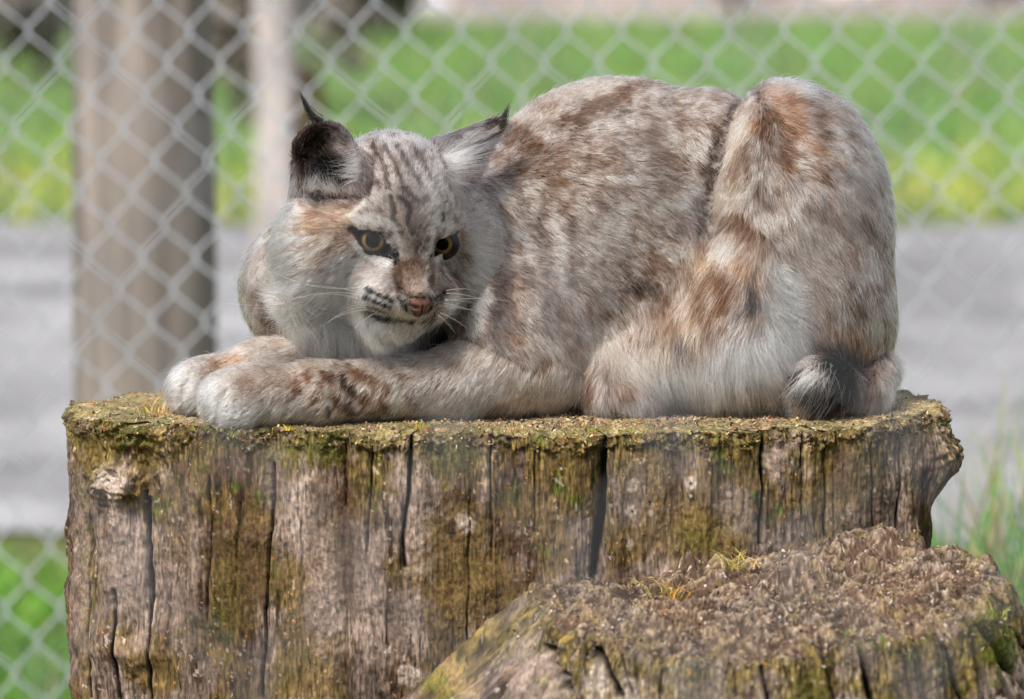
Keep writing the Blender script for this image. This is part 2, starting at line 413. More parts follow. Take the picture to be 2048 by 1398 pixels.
GROUPS = {
 'torso': (60, [ell((1235, 445, 40), (295, 288, 190)), ell((1110, 560, 20), (215, 255, 190)),
                ell((1370, 600, 40), (230, 190, 185)), ell((1430, 320, 25), (95, 135, 135)), ell((1045, 670, -130), (135, 155, 105)), ell((1000, 480, 30), (160, 170, 135))]),
 'neck':  (50, [cone((760, 490, -80), (1030, 500, 20), 150, 170), ell((640, 570, -10), (150, 145, 130)), ell((740, 640, -60), (160, 110, 110))]),
 'haunch':(30, [ell((1602, 465, 0), (178, 283, 178)), ell((1690, 630, 10), (96, 165, 140)), ell((1640, 600, -70), (110, 170, 110)),
                ell((1495, 370, -60), (66, 175, 92), 0.16), ell((1690, 335, 20), (52, 90, 100), -0.4), ell((1560, 260, 10), (90, 95, 130))]),
 'flap':  (45, [ell((1465, 665, -115), (108, 132, 88), 0.2), ell((1500, 560, -105), (72, 125, 82)), ell((1370, 705, -95), (125, 92, 90)), ell((1510, 700, -110), (72, 92, 80))]),
 'foot':  (60, [ell((1235, 755, -110), (85, 62, 75)), cone((1180, 700, -80), (1240, 790, -150), 60, 36), cone((1215, 795, -170), (1270, 800, -165), 26, 22)]),
 'near':  (35, [cone((1070, 720, -130), (920, 762, -188), 96, 62), cone((920, 763, -185), (640, 783, -268), 58, 51), cone((640, 783, -268), (530, 787, -295), 51, 49),
                ell((520, 790, -300), (88, 50, 58), 0.1), ell((470, 800, -285), (42, 42, 26)), ell((468, 803, -325), (42, 42, 26)),
                ell((478, 800, -250), (40, 40, 26)), ell((490, 806, -350), (38, 36, 22))]),
 'far':   (30, [cone((640, 700, -60), (520, 742, -95), 60, 50), cone((520, 742, -95), (430, 760, -110), 48, 42),
                ell((405, 772, -110), (50, 44, 52)), ell((385, 780, -135), (32, 34, 22)), ell((383, 780, -95), (32, 34, 22))]),
 'tail':  (20, [cone((1745, 735, -40), (1725, 785, -110), 42, 34), cone((1725, 785, -110), (1625, 778, -165), 34, 40),
                ell((1640, 768, -178), (60, 50, 44))]),
 'head':  (40, [hell((0, -35, -10), (122, 132, 135)), hell((0, 0, 42), (118, 98, 76)),
                hell((-122, 60, -20), (98, 125, 90)), hell((150, 75, -22), (98, 128, 90)),
                cone(H(0, -15, 80), H(0, 98, 140), 38, 26), hell((0, 88, 88), (76, 56, 58)),
                hell((-48, 116, 106), (46, 35, 42)), hell((48, 116, 106), (46, 35, 42)),
                hell((-4, 174, 86), (60, 33, 44)), hell((0, 120, 40), (90, 80, 80)), hell((0, 115, 160), (20, 14, 16))]),
}
# eye sockets, ear cups and the fold in front of the haunch are carved out
CONT_L = [(-34, -13), (-19, -14), (0, -13), (18, -8), (30, 1), (41, 14), (47, 40), (36, 35), (22, 29), (0, 21), (-20, 10)]
CONT_R = [(-18, 14), (-16, 1), (-10, -5), (5, -11), (21, -17), (26, -12), (21, 3), (10, 14), (-5, 18), (-17, 26)]
EYE_C = [H(-76, 13, 84), H(76, 19, 86)]; EYE_R = [37.0, 33.0]

EAR_L = [cone((676, 366, -290), (655, 312, -280), 80, 53), cone((655, 312, -280), (643, 262, -272), 53, 7)]
EAR_LC = [cone((679, 364, -352), (657, 313, -330), 78, 52), cone((657, 313, -330), (647, 278, -292), 52, 8)]
EAR_R = [cone((895, 335, -225), (990, 260, -170), 54, 11)]
EAR_RC = [cone((922, 352, -270), (994, 272, -184), 50, 8)]
CREASE = [(1490, 196, -75), (1462, 230, -108), (1432, 290, -140), (1416, 360, -165), (1404, 430, -178), (1402, 500, -180)]

VOX = 4.0
lo = np.array([310.0, 120.0, -480.0]); hi = np.array([1830.0, 880.0, 260.0])
dims = np.ceil((hi - lo) / VOX).astype(int)
AX = [lo[i] + VOX * np.arange(dims[i], dtype=np.float32) for i in range(3)]

def bounds(pr, pad):
    if pr[0] == 'c':
        r = max(pr[3], pr[4]); a = np.minimum(pr[1], pr[2]) - r; b = np.maximum(pr[1], pr[2]) + r
    elif pr[0] == 'h':
        c = H(*pr[1]); r = pr[2].max(); a, b = c - r, c + r
    else:
        r = pr[2].copy()
        if pr[3] or pr[4]: r[:] = r.max()
        a, b = pr[1] - r, pr[1] + r
    return a - pad, b + pad

def eval_into(F, prims, k, op='union', pad=70):
    for pr in prims:
        a, b = bounds(pr, pad)
        i0 = np.clip(((a - lo) / VOX).astype(int), 0, dims); i1 = np.clip(((b - lo) / VOX).astype(int) + 1, 0, dims)
        sl = tuple(slice(i0[i], i1[i]) for i in range(3))
        U = AX[0][sl[0]][:, None, None]; V = AX[1][sl[1]][None, :, None]; Wd = AX[2][sl[2]][None, None, :]
        d = prim_any(pr, U, V, Wd).astype(np.float32)
        if op == 'union': F[sl] = smin(F[sl], d, k)
        else: F[sl] = -smin(-F[sl], d, k)

GN = list(GROUPS)
total = np.full(dims, 60.0, np.float32)
glab = np.zeros(dims, np.uint8); gbest = np.full(dims, 60.0, np.float32)
for gi, g in enumerate(GN):
    k, prims = GROUPS[g]
    F = np.full(dims, 60.0, np.float32)
    eval_into(F, prims, k)
    m = F < gbest; glab[m] = gi; gbest[m] = F[m]
    total = smin(total, F, {'haunch': 10.0, 'head': 26.0, 'tail': 8.0, 'near': 44.0, 'far': 15.0, 'foot': 40.0, 'flap': 60.0}.get(g, 30.0))
eval_into(total, [cone(CREASE[i], CREASE[i + 1], 5 + i * 1.6, 6.6 + i * 1.6) for i in range(len(CREASE) - 1)], 14, 'sub', 30)
eval_into(total, [cone((474, 776, -366), (446, 846, -356), 5, 6), cone((440, 776, -330), (421, 830, -318), 5, 6), cone((392, 752, -160), (372, 812, -150), 4, 5)], 9, 'sub', 25)
EF = np.full(dims, 60.0, np.float32)
for A_, C_ in ((EAR_L, EAR_LC), (EAR_R, EAR_RC)):
    E_ = np.full(dims, 60.0, np.float32)
    eval_into(E_, A_, 10); eval_into(E_, C_, 6, 'sub')
    EF = np.minimum(EF, E_)
    eval_into(total, C_, 10, 'sub', 20)
GN.append('ear'); m = EF < np.minimum(gbest, total) + 1; glab[m] = len(GN) - 1
total = smin(total, EF, 12.0)
def skin_w(u, v):
    """depth of the surface seen at u, v"""
    acc = []
    for du in (-3, 0, 3):
        for dv in (-3, 0, 3):
            i_ = int(round((u + du - lo[0]) / VOX)); j_ = int(round((v + dv - lo[1]) / VOX)); colm = total[i_, j_]; k_ = int(np.argmax(colm < 0))
            acc.append(lo[2] + VOX * (k_ - 1 + colm[k_ - 1] / (colm[k_ - 1] - colm[k_])))
    return float(np.mean(acc))
EYE_SKIN = []
for n_, (c, r) in enumerate(zip(EYE_C, EYE_R)):
    cont = (CONT_L, CONT_R)[n_]; c[2] = skin_w(c[0], c[1]) + r + (0.0, 9.0)[n_]
    pts2 = [(c[0] + a, c[1] + b) for a, b in cont]; out2 = []
    mx_, my_ = np.mean(pts2, 0)
    for a, b in pts2:
        l_ = math.hypot(a - mx_, b - my_); out2.append([skin_w(mx_ + (a - mx_) * (1 + o_ / l_), my_ + (b - my_) * (1 + o_ / l_)) for o_ in (2.0, 7.0, 12.0)])
    EYE_SKIN.append(out2)
for n_, c in enumerate(EYE_C):
    cont = [(c[0] + a, c[1] + b) for a, b in (CONT_L, CONT_R)[n_]]
    i0 = int((c[0] - 75 - lo[0]) / VOX); i1 = int((c[0] + 75 - lo[0]) / VOX); j0 = int((c[1] - 60 - lo[1]) / VOX); j1 = int((c[1] + 75 - lo[1]) / VOX); k1 = int((c[2] - lo[2]) / VOX)
    UU, VV = np.meshgrid(AX[0][i0:i1], AX[1][j0:j1], indexing='ij'); sd = np.full(UU.shape, 1e9); ins = np.zeros(UU.shape, bool)
    for (x0, y0), (x1, y1) in zip(cont, cont[1:] + cont[:1]):
        dx, dy = x1 - x0, y1 - y0; t_ = np.clip(((UU - x0) * dx + (VV - y0) * dy) / (dx * dx + dy * dy), 0, 1)
        sd = np.minimum(sd, np.hypot(UU - x0 - t_ * dx, VV - y0 - t_ * dy))
        if y0 != y1: ins ^= ((y0 > VV) != (y1 > VV)) & (UU < (x1 - x0) * (VV - y0) / (y1 - y0) + x0)
    sd = np.where(ins, -sd, sd) - 1.0
    total[i0:i1, j0:j1, :k1] = np.maximum(total[i0:i1, j0:j1, :k1], -sd[:, :, None])
# nothing of the body reaches into the wood below it
gv = AX[1][None, :, None] - (V0 - math.tan(TH) * AX[2][None, None, :])
ledge = np.where(AX[0][:, None, None] < 560, 26, 2).astype(np.float32)
total = np.maximum(total, gv - ledge)

import openvdb as vdb
grid = vdb.FloatGrid(60.0); grid.copyFromArray(total)
pts, tris, quads = grid.convertToPolygons(0.0, 0.0)
pts = np.asarray(pts, np.float32) * VOX + lo; quads = np.asarray(quads, np.int64)
del grid, EF, gbest
# loose bits away, by keeping faces whose corners lie in the grid
vi = np.clip(np.round((pts - lo) / VOX).astype(int), 0, dims - 1)
vlab = glab[vi[:, 0], vi[:, 1], vi[:, 2]]
for C_c in (EAR_LC, EAR_RC):                  # the inside of the cups belongs to the ears
    dd = np.min([prim_d(q_, pts[:, 0], pts[:, 1], pts[:, 2]) for q_ in C_c], 0); vlab[(dd < 7) & (pts[:, 1] < 410)] = len(GN) - 1
# normals from the field itself
def grad_at(p):
    q = np.clip((p - lo) / VOX, 1.01, dims - 2.01); i = q.astype(int); t = q - i
    def val(dx):
        r = 0
        for a in (0, 1):
            for b in (0, 1):
                for c in (0, 1):
                    ww = (t[:, 0] if a else 1 - t[:, 0]) * (t[:, 1] if b else 1 - t[:, 1]) * (t[:, 2] if c else 1 - t[:, 2])
                    r = r + ww * total[np.clip(i[:, 0] + a + dx[0], 0, dims[0] - 1), np.clip(i[:, 1] + b + dx[1], 0, dims[1] - 1), np.clip(i[:, 2] + c + dx[2], 0, dims[2] - 1)]
        return r
    g = np.stack([val((1, 0, 0)) - val((-1, 0, 0)), val((0, 1, 0)) - val((0, -1, 0)), val((0, 0, 1)) - val((0, 0, -1))], 1)
    return g / (np.linalg.norm(g, axis=1, keepdims=True) + 1e-9)

# ---- coat: where the fur points, how long it is, and its colours
GI = {g: i for i, g in enumerate(GN)}
# (group, u, v, du, dv, dw, length, lift)
COMB = [
 ('torso', 1040, 260, .8, -.45, 0, 20.4, .35), ('torso', 1200, 190, 1, -.1, 0, 20.4, .35), ('torso', 1350, 190, 1, .1, 0, 20.4, .35),
 ('torso', 1150, 330, .9, .15, 0, 23.1, .35), ('torso', 1300, 330, .95, .25, 0, 23.1, .35), ('torso', 1400, 300, .6, .55, 0, 23.1, .35),
 ('torso', 1020, 480, .75, .35, 0, 21.8, .35), ('torso', 1150, 500, .9, .35, 0, 23.1, .35), ('torso', 1300, 500, .8, .5, 0, 25.8, .35),
 ('torso', 1380, 560, .1, .95, 0, 27.2, .35), ('torso', 1050, 640, .7, .6, 0, 23.1, .35), ('torso', 1180, 660, .6, .7, 0, 28.6, .35),
 ('torso', 1300, 680, .3, .95, 0, 34, .35), ('torso', 1100, 780, .2, .95, 0, 24.5, .35), ('torso', 1470, 190, .8, .4, 0, 20.4, .35),
 ('neck', 520, 480, -.6, .75, 0, 20.8, .4), ('neck', 500, 600, -.45, .9, 0, 27.2, .35), ('neck', 540, 680, -.1, 1, 0, 32, .35),
 ('neck', 650, 670, 0, 1, 0, 56, .2), ('neck', 760, 690, .1, 1, 0, 48, .2), ('neck', 960, 420, .7, .5, 0, 24, .3), ('neck', 980, 560, .6, .7, 0, 27.2, .3),
 ('neck', 900, 700, .2, 1, 0, 32, .3), ('neck', 580, 400, -.7, .5, 0, 20.8, .4),
 ('haunch', 1490, 250, -.35, .8, 0, 27.2, .45), ('haunch', 1450, 380, -.5, .85, 0, 28.6, .45), ('haunch', 1540, 190, .7, -.3, 0, 24.5, .35), ('haunch', 1500, 200, -.1, .5, 0, 20.4, .4),
 ('haunch', 1620, 200, 1, .05, 0, 37.4, .3), ('haunch', 1600, 300, .85, .4, 0, 28.6, .3), ('haunch', 1700, 280, .8, .5, 0, 24.5, .35),
 ('haunch', 1560, 420, .5, .85, 0, 31.3, .35), ('haunch', 1700, 420, .6, .8, 0, 27.2, .3), ('haunch', 1770, 500, .3, .95, 0, 23.1, .35),
 ('haunch', 1600, 560, .7, .6, 0, 31.3, .3), ('haunch', 1700, 620, .35, .9, 0, 29.9, .3), ('haunch', 1640, 700, .3, .95, 0, 29.9, .3), ('haunch', 1770, 700, .1, 1, 0, 23.1, .3),
 ('flap', 1440, 470, -.35, .9, 0, 36, .4), ('flap', 1410, 580, -.35, .9, 0, 42, .35), ('flap', 1480, 620, -.5, .85, 0, 40, .4), ('flap', 1555, 600, .9, .35, 0, 56, .35),
 ('flap', 1550, 700, .6, .75, 0, 68, .3), ('flap', 1450, 740, .2, .95, 0, 68, .3), ('flap', 1330, 740, .35, .9, 0, 56, .3), ('flap', 1300, 640, -.1, .95, 0, 44, .35),
 ('foot', 1180, 740, -.3, .9, 0, 36, .4), ('foot', 1250, 760, .5, .8, 0, 40, .35), ('foot', 1230, 810, .3, .9, 0, 32, .3),
 ('near', 1080, 740, -.3, .9, 0, 28.9, .35), ('near', 950, 760, -.6, .7, 0, 23.8, .35), ('near', 750, 770, -.7, .6, 0, 20.4, .3),
 ('near', 560, 780, -.85, .4, 0, 18.7, .35), ('near', 450, 800, -.8, .55, 0, 17, .4),
 ('far', 560, 720, -.85, .3, 0, 22.1, .35), ('far', 390, 770, -.8, .5, 0, 18.7, .4),
 ('tail', 1750, 740, -.2, .9, 0, 30, .4), ('tail', 1710, 790, -.7, .6, 0, 30, .35), ('tail', 1640, 770, -.55, .75, 0, 44, .3),
 ('head', 840, 560, .0, -.9, .3, 7, .4), ('head', 842, 520, 0, -1, .2, 9, .4), ('head', 820, 430, -.05, -1, .3, 13, .4), ('head', 800, 330, -.1, -1, .5, 17, .4),
 ('head', 720, 300, -.2, -.9, .5, 18, .4), ('head', 880, 310, .2, -.9, .5, 18, .4), ('head', 700, 420, -.75, -.5, .2, 16, .3), ('head', 620, 420, -.95, -.1, .2, 22, .3),
 ('head', 640, 510, -.95, .2, .2, 26, .25), ('head', 580, 520, -.85, .45, .2, 36, .25), ('head', 590, 610, -.55, .85, 0, 84, .26), ('head', 660, 640, -.3, .95, 0, 80, .22),
 ('head', 700, 560, -.9, .35, 0, 22, .22), ('head', 735, 540, -.8, .3, 0, 14, .3), ('head', 900, 420, .4, -.8, .3, 15, .35), ('head', 940, 480, .95, .2, .1, 34, .3),
 ('head', 925, 560, .85, .6, .1, 48, .3), ('head', 960, 560, .85, .5, 0, 52, .3), ('head', 960, 620, .55, .85, .1, 82, .3), ('head', 900, 640, .35, .95, 0, 58, .22), ('head', 860, 680, .2, 1, 0, 45, .2),
 ('head', 780, 600, -.85, .4, 0, 9, .3), ('head', 770, 625, -.7, .6, 0, 9, .3), ('head', 880, 590, .8, .3, .2, 9, .3), ('head', 840, 640, 0, .9, 0, 8, .4),
 ('head', 800, 665, -.1, 1, 0, 26, .3), ('head', 740, 660, -.2, 1, 0, 50, .2), ('head', 755, 520, -.5, .6, 0, 8, .25), ('head', 890, 520, .5, .6, 0, 8, .25),
 ('head', 755, 450, -.3, -.8, .2, 9, .25), ('head', 890, 455, .3, -.8, .2, 9, .25),
 ('ear', 640, 290, -.1, -1, 0, 16, .35), ('ear', 720, 330, -.7, -.6, 0, 26, .5), ('ear', 610, 370, -.1, .9, 0, 24, .4), ('ear', 690, 380, -.2, -.9, -.2, 34, .5),
 ('ear', 900, 300, .8, -.4, 0, 16, .3), ('ear', 960, 290, .85, -.4, 0, 26, .3), ('ear', 920, 350, .85, .2, 0, 36, .3),
]
def comb_field(p, lab):
    out = np.zeros((len(p), 5), np.float32)
    for g in GN:
        m = lab == GI[g]
        if not m.any(): continue
        rows = np.array([c[1:] for c in COMB if c[0] == g], np.float32)
        q = p[m]; d2 = (q[:, None, 0] - rows[None, :, 0]) ** 2 + (q[:, None, 1] - rows[None, :, 1]) ** 2 + 150.0
        wt = 1 / d2 ** 1.7; wt /= wt.sum(1, keepdims=True)
        out[m] = wt @ rows[:, 2:]
    return out

C_ = dict(bridge=(.50, .385, .32), white=(.86, .83, .80), cream=(.72, .60, .50), lgrey=(.60, .55, .53), grey=(.34, .30, .29), dgrey=(.19, .165, .16),
          tan=(.50, .33, .21), rust=(.46, .23, .10), brown=(.22, .135, .085), dark=(.075, .045, .03), black=(.010, .009, .009), pink=(.6, .45, .38))
C_ = {k: np.array(v, np.float32) for k, v in C_.items()}
# (groups, polyline, half width, colour, strength)
T, Hn, Fl, Ft, Nr, Fr, Tl, Hd, Nk, Er = 'torso', 'haunch', 'flap', 'foot', 'near', 'far', 'tail', 'head', 'neck', 'ear'
BODY = (T, Nk, Hn, Fl)
PAINT = [
 # ---- back and flank
 ((T, Nk), [(1040, 235), (1140, 175), (1260, 150), (1400, 160)], 34, 'cream', .6),
 ((T, Nk), [(1030, 270), (1060, 290)], 26, 'brown', .75), ((T, Nk), [(975, 310), (1010, 325), (1040, 345)], 17, 'brown', .6),
 ((T,), [(1075, 205), (1100, 215)], 14, 'brown', .55), ((T,), [(1180, 215), (1225, 205), (1250, 190)], 17, 'brown', .85),
 ((T,), [(1135, 240), (1170, 235)], 13, 'brown', .85), ((T,), [(1250, 180), (1310, 165), (1360, 165)], 13, 'brown', .55),
 ((T,), [(1285, 285), (1305, 265), (1310, 290)], 14, 'brown', .7), ((T,), [(1320, 315), (1325, 345)], 14, 'brown', .45),
 ((T,), [(1130, 305), (1160, 320)], 15, 'brown', .65), ((T,), [(1185, 335), (1240, 340)], 13, 'brown', .55), ((T,), [(1080, 350), (1130, 370)], 15, 'brown', .65),
 ((T,), [(1100, 385), (1140, 410)], 12, 'brown', .5), ((T,), [(1130, 420), (1145, 450)], 11, 'brown', .6), ((T,), [(1340, 440), (1350, 480)], 13, 'brown', .35),
 ((T,), [(1020, 360), (1050, 420), (1065, 500)], 14, 'dgrey', .5), ((T,), [(1082, 440), (1090, 500), (1100, 560)], 11, 'dgrey', .6),
 ((T,), [(1112, 430), (1120, 500), (1122, 570)], 9, 'white', .5), ((T,), [(1055, 470), (1065, 530)], 9, 'white', .4),
 ((T,), [(1150, 440), (1148, 520), (1138, 560)], 8, 'dgrey', .4), ((T,), [(1230, 440), (1250, 500)], 20, 'lgrey', .5),
 ((T, Nk), [(1000, 480), (1010, 560), (1030, 640)], 14, 'brown', .45), ((T,), [(1050, 540), (1090, 600), (1110, 680)], 10, 'dgrey', .55),
 ((T,), [(1300, 520), (1340, 560), (1370, 540)], 20, 'brown', .6), ((T, Fl), [(1260, 580), (1300, 590)], 17, 'dark', .55),
 ((T, Fl), [(1320, 600), (1350, 620), (1330, 640)], 15, 'brown', .55), ((T,), [(1200, 620), (1230, 600)], 15, 'lgrey', .5),
 ((T,), [(1010, 670), (1040, 690)], 16, 'rust', .4), ((T, Nk), [(1050, 600), (1060, 700), (1110, 800)], 30, 'tan', .15),
 ((T, Ft), [(1165, 700), (1172, 760), (1170, 800)], 12, 'brown', .7),  # shadow between shoulder and hind foot, painted as brown fur
 ((T, Hn), [(1500, 180), (1445, 240), (1418, 340), (1402, 420), (1398, 520)], 8, 'dark', .5),  # shade in the fold before the haunch, painted into the fur colour
 ((T,), [(1370, 480), (1390, 420)], 15, 'grey', .4),
 ((T, Nk), [(1052, 330), (1070, 327)], 16, 'brown', 0.6), ((T, Nk), [(1207, 300), (1225, 297)], 12, 'brown', 0.4), ((T, Nk), [(1362, 250), (1380, 247)], 14, 'brown', 0.35), ((T, Nk), [(1412, 250), (1430, 247)], 12, 'brown', 0.3), ((T, Nk), [(1242, 390), (1260, 387)], 13, 'brown', 0.4), ((T, Nk), [(1162, 470), (1180, 467)], 12, 'brown', 0.35), ((T, Nk), [(1112, 340), (1130, 337)], 13, 'brown', 0.6), ((T, Nk), [(1322, 390), (1340, 387)], 12, 'brown', 0.35), ((T, Nk), [(1072, 300), (1090, 297)], 13, 'brown', 0.6), ((T, Nk), [(1152, 270), (1170, 267)], 12, 'brown', 0.5), ((T, Nk), [(1377, 190), (1395, 187)], 12, 'brown', 0.45), ((T, Nk), [(1432, 190), (1450, 187)], 12, 'brown', 0.4), ((T, Nk), [(1092, 250), (1110, 247)], 11, 'brown', 0.5), ((T, Nk), [(1282, 225), (1300, 222)], 11, 'brown', 0.4), ((T, Nk), [(1192, 380), (1210, 377)], 14, 'brown', 0.5), ((T, Nk), [(1052, 400), (1070, 397)], 12, 'brown', 0.5),
 # ---- haunch
 ((Hn,), [(1480, 220), (1450, 330), (1450, 420)], 26, 'cream', .55), ((Hn,), [(1560, 175), (1620, 175)], 26, 'white', .5),
 ((Hn,), [(1550, 185), (1580, 200), (1600, 230)], 20, 'rust', .55), ((Hn,), [(1540, 225), (1530, 255), (1525, 280)], 13, 'brown', .85),
 ((Hn,), [(1565, 235), (1575, 270), (1600, 260)], 18, 'rust', .5), ((Hn,), [(1570, 290), (1562, 320), (1568, 340)], 14, 'brown', .85),
 ((Hn,), [(1640, 235), (1645, 280), (1640, 300)], 11, 'brown', .75), ((Hn,), [(1480, 310), (1465, 340), (1455, 370)], 13, 'brown', .65),
 ((Hn,), [(1500, 250), (1515, 270)], 8, 'rust', .5), ((Hn,), [(1680, 250), (1700, 290)], 12, 'brown', .25), ((Hn,), [(1620, 300), (1660, 330)], 14, 'tan', .35),
 ((Hn,), [(1580, 390), (1600, 370)], 10, 'dgrey', .55), ((Hn,), [(1540, 400), (1520, 420)], 13, 'dgrey', .45), ((Hn,), [(1660, 340), (1720, 380)], 13, 'dgrey', .35),
 ((Hn,), [(1600, 430), (1640, 420)], 14, 'dgrey', .4), ((Hn,), [(1700, 460), (1740, 470)], 16, 'dgrey', .3), ((Hn,), [(1600, 480), (1620, 500)], 14, 'grey', .4),
 ((Hn,), [(1760, 520), (1775, 560)], 16, 'brown', .55), ((Hn,), [(1640, 560), (1700, 600)], 60, 'grey', .3),  # the wide grey stroke paints shade on the lower haunch
 ((Hn, Tl), [(1650, 690), (1720, 700)], 26, 'rust', .45), ((Hn,), [(1680, 705), (1700, 715)], 12, 'dark', .5), ((Hn,), [(1770, 620), (1780, 700)], 20, 'brown', .3),
 ((Hn,), [(1620, 590), (1600, 640), (1610, 700)], 26, 'grey', .55),  # thigh in shade behind the white fold, painted grey
 # ---- spotted fold of the flank
 ((Fl, Hn), [(1420, 540), (1400, 620), (1340, 700)], 55, 'cream', .75), ((Fl, Hn), [(1480, 500), (1500, 560), (1520, 620)], 38, 'tan', .4),
 ((Fl,), [(1560, 580), (1565, 680), (1540, 760)], 48, 'white', .95), ((Fl,), [(1500, 720), (1420, 770), (1350, 790)], 45, 'white', .9),
 ((Fl, Hn, T), [(1455, 455), (1480, 470)], 20, 'brown', .75), ((Fl, Hn), [(1500, 480), (1520, 510)], 14, 'brown', .55),
 ((Fl, Hn), [(1470, 540), (1490, 570), (1500, 590)], 12, 'rust', .55), ((Fl, Hn), [(1488, 590), (1498, 625)], 13, 'dark', .95),
 ((Fl, T), [(1425, 560), (1435, 600), (1430, 620)], 13, 'brown', .95), ((Fl, T), [(1390, 590), (1385, 640)], 14, 'brown', .75),
 ((Fl, T), [(1350, 695), (1360, 708)], 13, 'dgrey', .85), ((Fl, T), [(1395, 680), (1405, 695)], 13, 'brown', .6), ((Fl, T), [(1310, 640), (1320, 670)], 15, 'brown', .5),
 ((Fl, T), [(1395, 500), (1400, 545)], 13, 'tan', .6), ((Fl, Hn), [(1445, 500), (1440, 530)], 13, 'white', .5), ((Fl, T), [(1370, 650), (1350, 670)], 10, 'tan', .5),
 ((Ft, T), [(1200, 720), (1300, 740)], 45, 'cream', .5), ((Ft,), [(1240, 785), (1265, 805)], 16, 'rust', .45), ((Ft,), [(1200, 740), (1215, 745)], 9, 'brown', .4), ((Ft,), [(1250, 825), (1290, 815)], 16, 'white', .8),
 ((Fl,), [(1400, 560), (1398, 585)], 9, 'brown', .8), ((Fl,), [(1455, 570), (1462, 600)], 9, 'brown', .8), ((Fl,), [(1410, 640), (1402, 668)], 9, 'brown', .7), ((Fl,), [(1345, 650), (1335, 670)], 8, 'brown', .6), ((Fl,), [(1520, 560), (1530, 600)], 8, 'brown', .55), ((Fl,), [(1380, 700), (1385, 715)], 8, 'brown', .6), ((Fl,), [(1330, 600), (1325, 625)], 8, 'brown', .7), ((Fl,), [(1370, 560), (1375, 580)], 8, 'brown', .6), ((Fl,), [(1440, 655), (1430, 675)], 8, 'brown', .7), ((Fl,), [(1460, 620), (1465, 640)], 7, 'dark', .6), ((Fl,), [(1290, 690), (1295, 700)], 8, 'brown', .6), ((Fl,), [(1500, 650), (1505, 665)], 7, 'brown', .6),
 # ---- chest, shoulder, legs
 ((Nk,), [(660, 600), (680, 700), (760, 700)], 75, 'white', .8), ((Nk,), [(530, 640), (560, 690)], 12, 'brown', .7), ((Nk,), [(505, 580), (515, 605)], 11, 'brown', .5),
 ((Nk,), [(540, 640), (550, 650)], 10, 'black', .5), ((Nk,), [(880, 690), (930, 690)], 22, 'dark', .6), ((Nk, T), [(780, 715), (1000, 720)], 26, 'dgrey', .4),
 ((Nk,), [(500, 470), (490, 560)], 16, 'grey', .5), ((Nk, T, Nr), [(955, 640), (960, 690)], 18, 'dgrey', .4),
 ((Nr,), [(440, 790), (470, 835)], 38, 'white', .9), ((Nr,), [(520, 760), (620, 745)], 26, 'tan', .35), ((Nr,), [(520, 830), (600, 825)], 22, 'white', .5),
 ((Nr,), [(600, 770), (606, 780)], 6, 'brown', .6), ((Nr,), [(560, 800), (566, 808)], 5, 'brown', .5), ((Nr,), [(700, 815), (712, 822)], 7, 'dark', .6), ((Nr,), [(775, 770), (785, 782)], 7, 'brown', .6), ((Nr,), [(800, 745), (812, 755)], 7, 'brown', .5), ((Nr,), [(820, 800), (832, 808)], 8, 'brown', .5), ((Nr,), [(690, 750), (696, 762)], 5, 'dark', .6), ((Nr,), [(622, 748), (630, 752)], 7, 'brown', .6), ((Nr,), [(660, 745), (668, 755)], 7, 'brown', .7), ((Nr,), [(700, 770), (712, 786)], 7, 'dark', .7), ((Nr,), [(640, 790), (645, 800)], 6, 'brown', .55),
 ((Nr,), [(680, 795), (690, 812)], 8, 'brown', .7), ((Nr,), [(730, 790), (742, 800)], 7, 'brown', .7), ((Nr,), [(770, 810), (782, 816)], 7, 'brown', .7), ((Nr,), [(720, 745), (735, 755)], 8, 'brown', .6),
 ((Nr,), [(665, 820), (672, 826)], 7, 'dark', .7), ((Nr,), [(750, 760), (760, 772)], 7, 'brown', .5), ((Nr,), [(590, 800), (596, 806)], 6, 'brown', .4), ((Nr,), [(820, 790), (880, 770)], 14, 'dgrey', .4),
 ((Nr,), [(700, 730), (712, 736)], 6, 'brown', .55), ((Nr,), [(650, 770), (656, 778)], 5, 'brown', .6), ((Nr,), [(745, 825), (760, 828)], 8, 'dark', .5), ((Nr, T), [(900, 810), (1000, 812)], 12, 'dgrey', .4),
 ((Fr,), [(365, 750), (375, 800)], 30, 'white', .9), ((Fr,), [(440, 735), (480, 730)], 20, 'rust', .5), ((Fr,), [(455, 745), (470, 760)], 9, 'brown', .6), ((Fr,), [(425, 800), (440, 790)], 10, 'dgrey', .4),
 # ---- tail
 ((Tl, Hn), [(1740, 760), (1710, 800)], 34, 'brown', .45), ((Tl, Hn), [(1590, 770), (1640, 810), (1680, 790), (1690, 740), (1650, 725), (1640, 770)], 34, 'black', 1.0),
 # ---- head: broad areas
 ((Hd,), [(660, 440), (600, 470)], 60, 'tan', .22), ((Hd,), [(690, 460), (640, 450), (700, 480)], 26, 'rust', .38), ((Hd,), [(560, 450), (575, 560), (600, 600)], 42, 'white', .8), ((Hd,), [(700, 590), (640, 600)], 34, 'white', .6), ((Hd,), [(620, 540), (660, 500)], 26, 'cream', .5),
 ((Hd,), [(600, 600), (660, 640), (700, 660)], 55, 'white', .85), ((Hd,), [(640, 560), (700, 590)], 24, 'grey', .3), ((Hd,), [(680, 520), (720, 560)], 18, 'grey', .3),
 ((Hd,), [(830, 430), (850, 470), (845, 510)], 30, 'grey', .75), ((Hd,), [(770, 330), (830, 330), (820, 380)], 34, 'grey', .45),
 ((Hd,), [(830, 540), (838, 590)], 27, 'bridge', .85), ((Hd,), [(800, 540), (805, 585)], 11, 'brown', .7), ((Hd,), [(815, 535), (840, 525), (862, 538)], 8, 'brown', .4), ((Hd,), [(868, 535), (872, 580)], 7, 'brown', .7),
